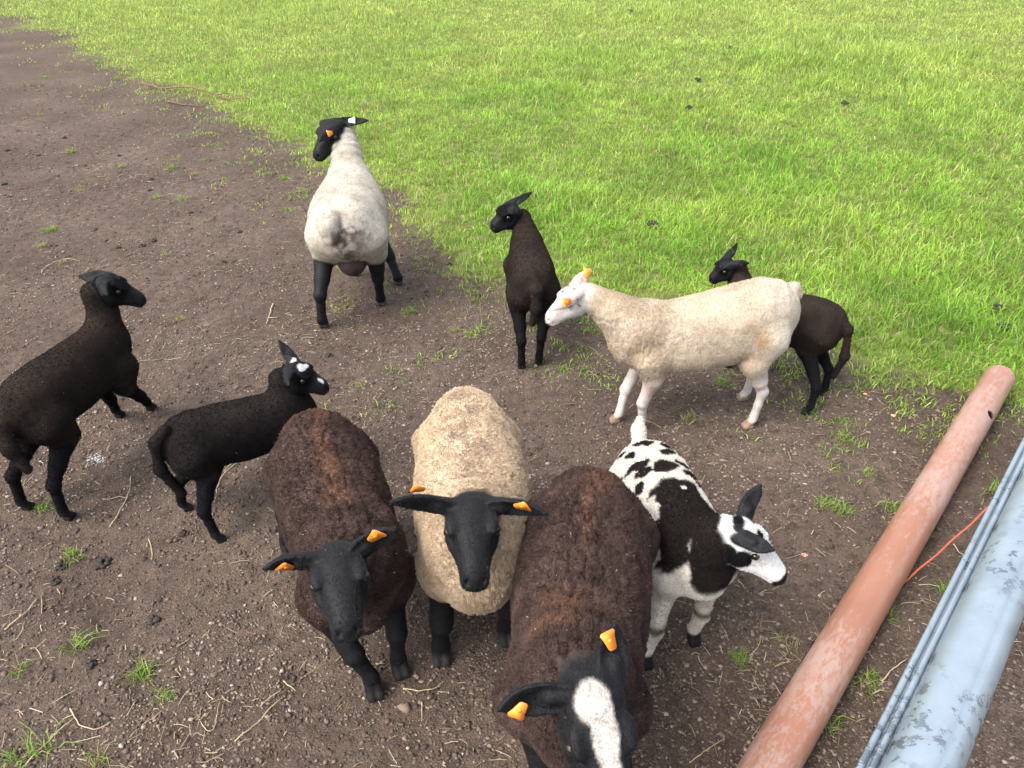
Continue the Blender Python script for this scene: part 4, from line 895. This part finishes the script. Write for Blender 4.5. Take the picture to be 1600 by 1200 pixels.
DUNGS = [
    (-1.809, 4.786, 1.10, 'round black dropping on the earth left of the pale ewe'),
    (-2.336, 4.664, 0.95, 'dark dropping, rightmost of a loose row above the largest black lamb head'),
    (-2.375, 4.568, 0.95, 'dropping in the middle of the loose row above the black lamb head'),
    (-2.505, 4.526, 1.00, 'largest dropping of the loose row above the black lamb head'),
    (-2.644, 4.653, 0.70, 'small flat dropping at the left of the loose row above the lamb'),
    (-2.797, 4.843, 0.90, 'dropping just above the left end of the loose row'),
    (-2.827, 5.867, 0.95, 'upper of two black droppings left of paired green tufts'),
    (-2.728, 5.594, 0.85, 'lower of two black droppings left of paired green tufts'),
    (-3.921, 5.758, 1.30, 'large black dropping at the left edge of the picture'),
    (-3.699, 5.438, 0.80, 'small dropping just below the large one at the left edge'),
    (-4.111, 7.083, 1.20, 'dark dropping above a yellow-green tuft in the upper left'),
    (-4.417, 6.692, 1.00, 'dropping near the left edge in the upper left'),
    (-4.057, 6.520, 0.80, 'faint dropping left of a yellow-green tuft in the upper left'),
    (-3.534, 6.248, 0.80, 'dropping alone on the earth, upper left, left of the tuft row'),
    (-3.358, 6.501, 0.70, 'small dropping above the tuft row in the upper left'),
    (-1.511, 1.797, 1.10, 'black dropping in two lumps, upper one, left of the patched lamb'),
    (-1.499, 1.735, 0.90, 'lower black dropping of a pair left of the patched lamb'),
    (-1.390, 1.828, 1.10, 'single black dropping right of a pair, left of the patched lamb'),
    (-1.117, 1.586, 1.20, 'brown crumbly dropping on the gravel in the lower left'),
    (-1.234, 1.418, 0.90, 'small dark dropping between the lower left tufts'),
    (-1.163, 1.960, 0.90, 'droppings at the hind hooves of the patched lamb'),
    (-0.885, 3.160, 1.00, 'greenish dropping beyond the patched lamb nose'),
    (-1.754, 4.278, 0.80, 'small dropping on the earth left of the pale ewe, below the round one'),
    (-2.260, 5.133, 0.90, 'dropping right of the paired tufts, left of the pale ewe'),
    (-0.187, 3.842, 0.90, 'dropping left of the rear-facing black lamb hip'),
    (-0.381, 4.269, 1.20, 'brown clod of dung at the grass edge right of the pale ewe'),
    (2.580, 3.611, 1.30, 'upper black dropping in the pasture at the right edge'),
    (2.518, 3.421, 1.30, 'lower black dropping in the pasture at the right edge'),
    (2.196, 9.510, 2.30, 'black dropping in the far pasture, above the cream ewe'),
    (1.811, 8.047, 2.00, 'black dropping in the pasture below a farther one, above the cream ewe'),
    (3.079, 11.571, 2.30, 'small dark dropping far off in the pasture, top centre right'),
    (3.470, 8.239, 2.00, 'dark dropping in the middle of the pasture, upper right'),
    (0.937, 4.843, 1.60, 'dropping in the grass above the cream ewe back'),
    (2.204, 15.610, 2.60, 'farthest dark dropping in the pasture, top centre'),
]
for i, (x, y, sc, lab) in enumerate(DUNGS):
    o = bpy.data.objects.new('dung_pile', DM[i % 5]); COL.objects.link(o); o.location = (x, y, on_ground(x, y, .03 if edge_d(x, y) > .3 else 0)); o.scale = (sc*.8, sc*.8, sc*.7); o.rotation_euler = (0, 0, i*2.1)
    tag(o, lab, 'dung', 'sheep droppings on the ground')
# ---- single stalks and twigs
m, t, b = new_mat('dry_stalk', .7, .25)
tc = N(t, 'ShaderNodeTexCoord'); n1 = noise_tex(t, 40, 4, .6, tc.outputs['Object']); t.links.new(ramp(t, n1.outputs[0], [(.3, (.30, .23, .13)), (.7, (.52, .43, .28))]), b.inputs['Base Color']); STALK = m
m, t, b = new_mat('twig_bark', .85, .2)
tc = N(t, 'ShaderNodeTexCoord'); n1 = noise_tex(t, 60, 4, .6, tc.outputs['Object']); t.links.new(ramp(t, n1.outputs[0], [(.3, (.10, .055, .035)), (.7, (.22, .14, .09))]), b.inputs['Base Color']); bump(t, b, n1.outputs[0], .5, .003); BARK = m
def stalk(name, lab, cat, pts, rad, mat, seed, lift=.006, group=None, branch=None):
    r = np.random.default_rng(seed); pts = np.asarray(pts, float); tq = np.linspace(0, 1, len(pts)); T2 = np.linspace(0, 1, 14)
    X = np.interp(T2, tq, pts[:, 0]); Y = np.interp(T2, tq, pts[:, 1])
    # soften the corners of the hand-set path
    for _ in range(2): X[1:-1] = (X[:-2]+2*X[1:-1]+X[2:])/4; Y[1:-1] = (Y[:-2]+2*Y[1:-1]+Y[2:])/4
    L = np.hypot(X[-1]-X[0], Y[-1]-Y[0]); X += r.normal(0, .006*L, 14); Y += r.normal(0, .006*L, 14)
    Z = gheight(X, Y)+rad+lift*(.3+np.abs(np.sin(T2*5+seed)))
    c = np.array([X[0], Y[0], Z[0]]); R = np.linspace(1.1, .6, 14)*rad
    V, F = tube(np.stack([X, Y, Z], -1)-c, R, 7)
    if branch:
        for f_, ang, bl in branch:
            i = int(f_*13); dv = np.array([X[min(i+1, 13)]-X[i], Y[min(i+1, 13)]-Y[i]]); dv /= np.linalg.norm(dv); ca, sa = math.cos(ang), math.sin(ang); dv = np.array([dv[0]*ca-dv[1]*sa, dv[0]*sa+dv[1]*ca])
            p0 = np.array([X[i], Y[i], Z[i]])-c; bp = [p0+np.array([dv[0], dv[1], .10])*bl*q for q in (0, .5, 1)]
            v2, f2 = tube(bp, [rad*.7, rad*.55, rad*.35], 6); F = [*F, *[q+len(V) for q in f2]]; V = np.concatenate([V, v2])
    o = mesh_obj(name, V, F, mat, smooth=True); o.location = c; tag(o, lab, cat, group); return o
stalk('straw_stalk', 'long dry straw lying beside the patched lamb belly', 'straw', [(-1.113, 2.174), (-1.126, 2.267), (-1.087, 2.357), (-1.012, 2.456)], 0.00165, STALK, 3, group='single straws on the earth')
stalk('straw_stalk', 'forked dry straw in front of the largest black lamb hind hooves, upright arm', 'straw', [(-1.434, 1.995), (-1.432, 2.085), (-1.435, 2.166), (-1.473, 2.267)], 0.00165, STALK, 4, group='single straws on the earth')
stalk('straw_stalk', 'short dry straw crossing the forked one by the black lamb hind hooves', 'straw', [(-1.529, 2.145), (-1.484, 2.152), (-1.432, 2.141)], 0.00135, STALK, 5, group='single straws on the earth')
stalk('straw_stalk', 'pale bent straw on the gravel at the lower left edge', 'straw', [(-1.553, 1.539), (-1.527, 1.588), (-1.514, 1.66)], 0.00195, STALK, 6, group='single straws on the earth')
stalk('straw_stalk', 'long yellow stalk rising out of the bottom left tuft', 'straw', [(-1.255, 1.108), (-1.235, 1.175), (-1.196, 1.245)], 0.00195, STALK, 7, group='single straws on the earth')
stalk('straw_stalk', 'short thick straw right of the bottom left tuft', 'straw', [(-1.218, 1.269), (-1.172, 1.221), (-1.122, 1.208), (-1.096, 1.234)], 0.0018, STALK, 8, group='single straws on the earth')
stalk('straw_stalk', 'U-shaped thin straw at the bottom, left of the black-faced brown sheep', 'straw', [(-0.854, 1.24), (-0.817, 1.198), (-0.801, 1.208), (-0.816, 1.292)], 0.0012, STALK, 9, group='single straws on the earth')
stalk('straw_stalk', 'long straw with a pale flat end at the bottom centre left', 'straw', [(-0.737, 1.178), (-0.703, 1.221), (-0.679, 1.259), (-0.643, 1.314)], 0.00165, STALK, 10, group='single straws on the earth')
stalk('straw_stalk', 'short pale straw above the long one at the bottom centre left', 'straw', [(-0.655, 1.362), (-0.616, 1.337)], 0.0018, STALK, 11, group='single straws on the earth')
stalk('straw_stalk', 'thin straw standing left of the patched lamb hind hooves', 'straw', [(-1.271, 1.931), (-1.24, 1.882), (-1.226, 1.84)], 0.0015, STALK, 12, group='single straws on the earth')
stalk('straw_stalk', 'curved straw arcing over a small tuft by the black lamb ear', 'straw', [(-2.784, 4.122), (-2.802, 4.269), (-2.767, 4.355), (-2.649, 4.317)], 0.00195, STALK, 13, group='single straws on the earth')
stalk('straw_stalk', 'flat dry straw in front of the beige sheep right hoof', 'straw', [(-0.308, 1.331), (-0.263, 1.327), (-0.221, 1.331), (-0.195, 1.366)], 0.0015, STALK, 14, group='single straws on the earth')
stalk('straw_stalk', 'straight straw below the flat one near the beige sheep hoof', 'straw', [(-0.25, 1.288), (-0.246, 1.234)], 0.00135, STALK, 15, group='single straws on the earth')
stalk('straw_stalk', 'long pale straw in the lower right earth left of the pipe', 'straw', [(0.463, 1.121), (0.516, 1.157), (0.569, 1.189)], 0.0015, STALK, 16, group='single straws on the earth')
stalk('straw_stalk', 'hooked straw right of the spotted lamb hooves', 'straw', [(0.705, 1.444), (0.741, 1.481), (0.758, 1.523)], 0.00135, STALK, 17, group='single straws on the earth')
stalk('straw_stalk', 'straw lying under the spotted lamb chin', 'straw', [(0.738, 1.729), (0.753, 1.691)], 0.00135, STALK, 18, group='single straws on the earth')
stalk('straw_stalk', 'dry stalk leaning between the pipe and the gate near the bottom', 'straw', [(1.052, 1.349), (1.099, 1.392), (1.157, 1.427)], 0.00195, STALK, 19, group='single straws on the earth')
stalk('straw_stalk', 'thin straw between the twine and the gate', 'straw', [(1.525, 1.9), (1.53, 1.858), (1.545, 1.823)], 0.0015, STALK, 20, group='single straws on the earth')
stalk('straw_stalk', 'bent straw at the left side of the pipe, middle right', 'straw', [(1.34, 2.103), (1.372, 2.134), (1.406, 2.124)], 0.00135, STALK, 21, group='single straws on the earth')
stalk('straw_stalk', 'thin straw lying under the cream ewe hind hooves', 'straw', [(0.671, 2.156), (0.716, 2.21), (0.743, 2.267)], 0.00135, STALK, 22, group='single straws on the earth')
stalk('fallen_branch', 'long thin brown branch lying at the grass edge, upper left', 'branch', [(-4.219, 9.161), (-3.738, 8.93), (-3.239, 8.618), (-2.758, 8.324)], .010, BARK, 40, lift=.05, branch=[(.35, -.5, .22), (.7, .5, .16)])
stalk('twig', 'pale forked twig on the earth below the pale ewe left hind hoof', 'twig', [(-1.3, 3.709), (-1.289, 3.59), (-1.279, 3.49)], .0035, STALK, 41, branch=[(.75, 1.4, .05)])
stalk('twig', 'thin reddish twig below the fallen branch at the grass edge', 'twig', [(-3.691, 8.469), (-3.447, 8.324), (-3.238, 8.267)], .007, BARK, 42)


# ================================================================== PIPE
A = np.array([2.19, 2.878, .066]); Bp = np.array([.305, .673, .066]); ax = unit(Bp-A); LP = float(np.linalg.norm(Bp-A)); lt = np.cross([0, 0, 1], ax); RO, RI = .063, .0585
na = 72; th = np.linspace(0, 2*np.pi, na, endpoint=False)
st = np.concatenate([[0, .004, .012], np.arange(.03, .62, .008), np.linspace(.64, LP-.01, 46), [LP]])
ro = np.where(st < .002, RO-.003, RO)
hole_s, hole_th, hole_r = .42, radians(48), .019
def ringpt(s_, t_, rad): return A+ax*s_+rad*(np.sin(t_)*lt+np.cos(t_)*np.array([0, 0, 1.]))
TH, ST = np.meshgrid(th, st); V = A+ax*ST[..., None]+(np.broadcast_to(ro[:, None], TH.shape)[..., None])*(np.sin(TH)[..., None]*lt+np.cos(TH)[..., None]*np.array([0, 0, 1.]))
ds = ST-hole_s; dt = (TH-hole_th)*RO; q = np.hypot(ds, dt); kill = q < hole_r*.82
# verts just outside the hole are drawn in to its round rim
rim = (q >= hole_r*.82) & (q < hole_r*1.22)
fct = np.where(rim, hole_r/np.maximum(q, 1e-6), 1)
V = np.where(rim[..., None], A+ax*(hole_s+ds*fct)[..., None]+RO*(np.sin(hole_th+dt*fct/RO)[..., None]*lt+np.cos(hole_th+dt*fct/RO)[..., None]*np.array([0, 0, 1.])), V)
ns = len(st); I = np.arange(ns*na).reshape(ns, na); J = np.roll(I, -1, 1)
Fo = np.stack([I[:-1], J[:-1], J[1:], I[1:]], -1).reshape(-1, 4); kf = kill.ravel()[Fo].any(1); Fo = Fo[~kf]
Vi = A+ax*ST[..., None]+RI*(np.sin(TH)[..., None]*lt+np.cos(TH)[..., None]*np.array([0, 0, 1.])); Fi = (np.stack([I[:-1], I[1:], J[1:], J[:-1]], -1).reshape(-1, 4))+ns*na; Fi = Fi[~kf]
cap = np.concatenate([np.stack([I[0], I[0]+ns*na, J[0]+ns*na, J[0]], -1), np.stack([I[-1], J[-1], J[-1]+ns*na, I[-1]+ns*na], -1)])
m, t, b = new_mat('terracotta_plastic', .42, .45)
geo = N(t, 'ShaderNodeNewGeometry'); mp = N(t, 'ShaderNodeMapping'); mp.vector_type = 'TEXTURE'; mp.inputs['Rotation'].default_value = (0, 0, math.atan2(ax[1], ax[0])); mp.inputs['Scale'].default_value = (2.2, 1, 1)
t.links.new(geo.outputs['Position'], mp.inputs['Vector'])
n1 = noise_tex(t, 55, 9, .8, mp.outputs[0]); n2 = noise_tex(t, 7, 4, .6, mp.outputs[0]); n3 = noise_tex(t, 150, 4, .7, mp.outputs[0]); n4 = noise_tex(t, 2.2, 2, .5, geo.outputs['Position'])
basec = ramp(t, n2.outputs[0], [(.3, (.25, .105, .060)), (.7, (.31, .14, .085))])
sm = N(t, 'ShaderNodeMath', operation='ADD'); t.links.new(n1.outputs[0], sm.inputs[0]); t.links.new(n4.outputs[0], sm.inputs[1])
dust = ramp(t, sm.outputs[0], [(.0, (0, 0, 0)), (.96, (0, 0, 0)), (1.0, (.25, .25, .25))])
sm2 = N(t, 'ShaderNodeMath', operation='MULTIPLY_ADD'); t.links.new(n4.outputs[0], sm2.inputs[0]); sm2.inputs[1].default_value = .35; sm3 = N(t, 'ShaderNodeMath', operation='MULTIPLY'); t.links.new(n1.outputs[0], sm3.inputs[0]); sm3.inputs[1].default_value = .65; t.links.new(sm3.outputs[0], sm2.inputs[2])
dust = ramp(t, sm2.outputs[0], [(.0, (.05, .05, .05)), (.495, (.08, .08, .08)), (.54, (.5, .5, .5)), (.62, (.8, .8, .8))])
cc = mix(t, dust, basec, (.36, .27, .24)); cc = mix(t, ramp(t, n3.outputs[0], [(.30, (.55, .55, .55)), (.40, (0, 0, 0))]), cc, (.25, .10, .06))
t.links.new(cc, b.inputs['Base Color']); t.links.new(ramp(t, dust, [(.1, (.32, .32, .32)), (.8, (.75, .75, .75))]), b.inputs['Roughness']); bump(t, b, n3.outputs[0], .12, .002)
PIPE = m
V = np.concatenate([V.reshape(-1, 3), Vi.reshape(-1, 3)]); o = mesh_obj('drainage_pipe', V-A, [np.concatenate([Fo, Fi, cap])], PIPE, smooth=True); o.location = A
tag(o, 'long orange-brown plastic pipe with pale scuffs lying on the earth', 'pipe')

# ================================================================== GATE
m, t, b = new_mat('galvanised_steel', .42, .5); b.inputs['Metallic'].default_value = .55
geo = N(t, 'ShaderNodeNewGeometry'); P = geo.outputs['Position']
n1 = noise_tex(t, 9, 5, .65, P); n2 = noise_tex(t, 45, 4, .7, P); v1 = N(t, 'ShaderNodeTexVoronoi', Scale=60.); t.links.new(P, v1.inputs['Vector'])
gc = ramp(t, n1.outputs[0], [(.3, (.24, .295, .34)), (.7, (.35, .41, .46))]); pass
wet = ramp(t, n2.outputs[0], [(.52, (0, 0, 0)), (.58, (1, 1, 1))]); n5 = noise_tex(t, 6, 3, .5, P); wet = mix(t, 1.0, wet, ramp(t, n5.outputs[0], [(.40, (0, 0, 0)), (.55, (1, 1, 1))]), 'MULTIPLY')
t.links.new(mix(t, wet, gc, (.17, .20, .225)), b.inputs['Base Color']); t.links.new(ramp(t, wet, [(0, (.46, .46, .46)), (1, (.16, .16, .16))]), b.inputs['Roughness']); bump(t, b, n2.outputs[0], .15, .002)
GALV = m
DARKG = simple('slot_shadow', (.03, .03, .035), .8)
gd = unit([.371, .425, 0]); gl = np.array([-gd[1], gd[0], 0])            # along the gate, and to its left
g0 = np.array([.452, .465, 0.])                                          # a point under the middle of the rail
def extrude(prof, s0, s1, mat, name, parent, n=30):
    prof = np.array(prof); k = len(prof); ss = np.linspace(s0, s1, n)
    V = np.concatenate([g0+gd*s_+prof[:, :1]*gl+np.stack([0*prof[:, 0], 0*prof[:, 0], prof[:, 1]], -1) for s_ in ss])
    I = np.arange(n*k).reshape(n, k); J = np.roll(I, -1, 1)
    F = [np.stack([I[:-1], I[1:], J[1:], J[:-1]], -1).reshape(-1, 4), np.array([I[0][::-1], I[-1]])]
    return mesh_obj(name, V-np.array([g0[0], g0[1], 0]), F, mat, parent)
gate = empty('metal_gate', (g0[0], g0[1], 0)); tag(gate, 'galvanised metal gate, its grey top rail crossing the lower right corner', 'gate')
# top rail: a pressed section with a rounded crown on the left and a flat shoulder on the right
cr2 = [(.003+.037*math.cos(a), 1.062+.040*math.sin(a)-.0035*math.exp(-((a-radians(112))/.07)**2)) for a in np.linspace(radians(-25), radians(205), 44)]
rail = extrude(cr2[::-1], -1.3, 2.6, GALV, 'top_rail', gate, 60)
for p_ in rail.data.polygons: p_.use_smooth = len(p_.vertices) == 4
# sheet and lower bars under the rail, seen as narrow stripes along its left side
for nm, x0, x1, z0, z1 in (('upper_bar', .022, .058, 1.012, 1.050), ('middle_bar', .026, .064, .70, .745), ('lower_bar', .026, .064, .40, .445), ('bottom_bar', .026, .064, .10, .145)):
    e_ = .006; pr = [(x0+e_, z0), (x1-e_, z0), (x1, z0+e_), (x1, z1-e_), (x1-e_, z1), (x0+e_, z1), (x0, z1-e_), (x0, z0+e_)][::-1]
    extrude(pr, -1.3, 2.6, GALV, nm, gate, 20)
for x_, z_ in ((.046, 1.0535), (.057, 1.0528)):
    a_ = np.linspace(0, 2*np.pi, 10, endpoint=False)[::-1]; extrude([(x_+.0042*math.cos(a), z_+.0042*math.sin(a)) for a in a_], -1.3, 2.6, GALV, 'rib', gate, 20)
for k_ in range(9):
    s_ = -.15+k_*.16; pr = [(.0405, 1.068), (.0425, 1.068), (.0425, 1.076), (.0405, 1.076)][::-1]
    extrude(pr, s_, s_+.022, DARKG, 'slot', gate, 2)
for s_ in (-1.28, 2.56):
    c_ = g0+gd*s_; V, F = tube([c_+[0, 0, -.02], c_+[0, 0, 1.06]], .035, 16); mesh_obj('post', V-np.array([g0[0], g0[1], 0]), F, GALV, gate, smooth=True)
# twine from the gate to the earth beneath the pipe
TW = simple('orange_twine', (.42, .085, .045), .6, .3)
p0, p1 = np.array([1.66, 1.935, .235]), np.array([1.215, 1.675, .016]); q = np.linspace(0, 1, 40)[:, None]
pts = p0*(1-q)+p1*q+np.array([0, 0, -.016])*np.sin(q*np.pi)+np.array([.0012, -.0012, .001])*np.sin(q*23)
pts = np.concatenate([np.array([[1.72, 1.95, .33], [1.69, 1.945, .28]]), pts])
V, F = tube(pts, .0030*(1+.12*np.sin(np.arange(len(pts))*2.1)), 8); o = mesh_obj('baler_twine', V-p1, F, TW, smooth=True); o.location = p1
tag(o, 'thin orange-red twine running from the gate under the pipe', 'twine')

# ---- odd bits on the earth
def flake(name, lab, cat, px, size, mat, seed, thick=.35, n=11):
    r = np.random.default_rng(seed); a = np.linspace(0, 6.283, n, endpoint=False); q = size*(1+.35*r.uniform(-1, 1, n)); z = on_ground(*px)
    top = np.stack([np.cos(a)*q*.6, np.sin(a)*q*.5, np.full(n, size*thick)], -1); bot = np.stack([np.cos(a)*q, np.sin(a)*q*.75, np.full(n, -.002)], -1); mid = (top*.35+bot*.65)*[1.12, 1.12, 1.2]
    V = np.concatenate([bot, mid, top, [[0, 0, size*thick*1.12]]]); I = np.arange(n); J = np.roll(I, -1)
    F = [np.concatenate([np.stack([I, J, J+n, I+n], -1), np.stack([I+n, J+n, J+2*n, I+2*n], -1)]), np.stack([I+2*n, J+2*n, np.full(n, 3*n)], -1)]
    o = mesh_obj(name, V, F, mat, smooth=True); o.location = (*px, z); tag(o, lab, cat); return o
WHITE = simple('dried_white', (.30, .29, .29), .8); PINK = simple('pink_flake', (.62, .27, .18), .7); STONE = simple('stone', (.17, .125, .095), .9, .2); ORF = simple('orange_flake', (.72, .26, .08), .6)
def splash(name, lab, cat, px, R, mat, seed, n=70):
    r = np.random.default_rng(seed); a = r.uniform(0, 6.283, n); q = R*r.random(n)**.7; x, y = px[0]+np.cos(a)*q*1.25, px[1]+np.sin(a)*q; s_ = r.uniform(.003, .009, n)*(1.2-q/R*.6)
    V, F, c = lumps(x, y, s_, np.ones((n, 3)), r, .22, .1); o = mesh_obj(name, V-[px[0], px[1], 0], F, mat); o.location = (*px, 0); tag(o, lab, cat)
splash('bird_dropping', 'flat white dried splash on the earth beside the largest black lamb', 'dropping', (-1.668, 2.389), .040, WHITE, 5)
flake('stone', 'brown flat stone below the brown sheep front hoof', 'stone', (-0.298, 1.276), 0.02, STONE, 2, 0.5)
flake('stone', 'brown clod of stone beyond the patched lamb back', 'stone', (-1.255, 2.894), 0.016, STONE, 3, 0.5)
flake('petal', 'small pink flake on the earth right of the spotted lamb nose', 'flake', (0.999, 1.858), 0.011, PINK, 4, 0.2)
flake('petal', 'small orange flake in the grass right of the hidden black lamb', 'flake', (1.579, 2.826), 0.013, ORF, 5, 0.3)
flake('petal', 'small pink flake at the grass edge left of the pipe', 'flake', (1.642, 2.663), 0.013, PINK, 6, 0.2)
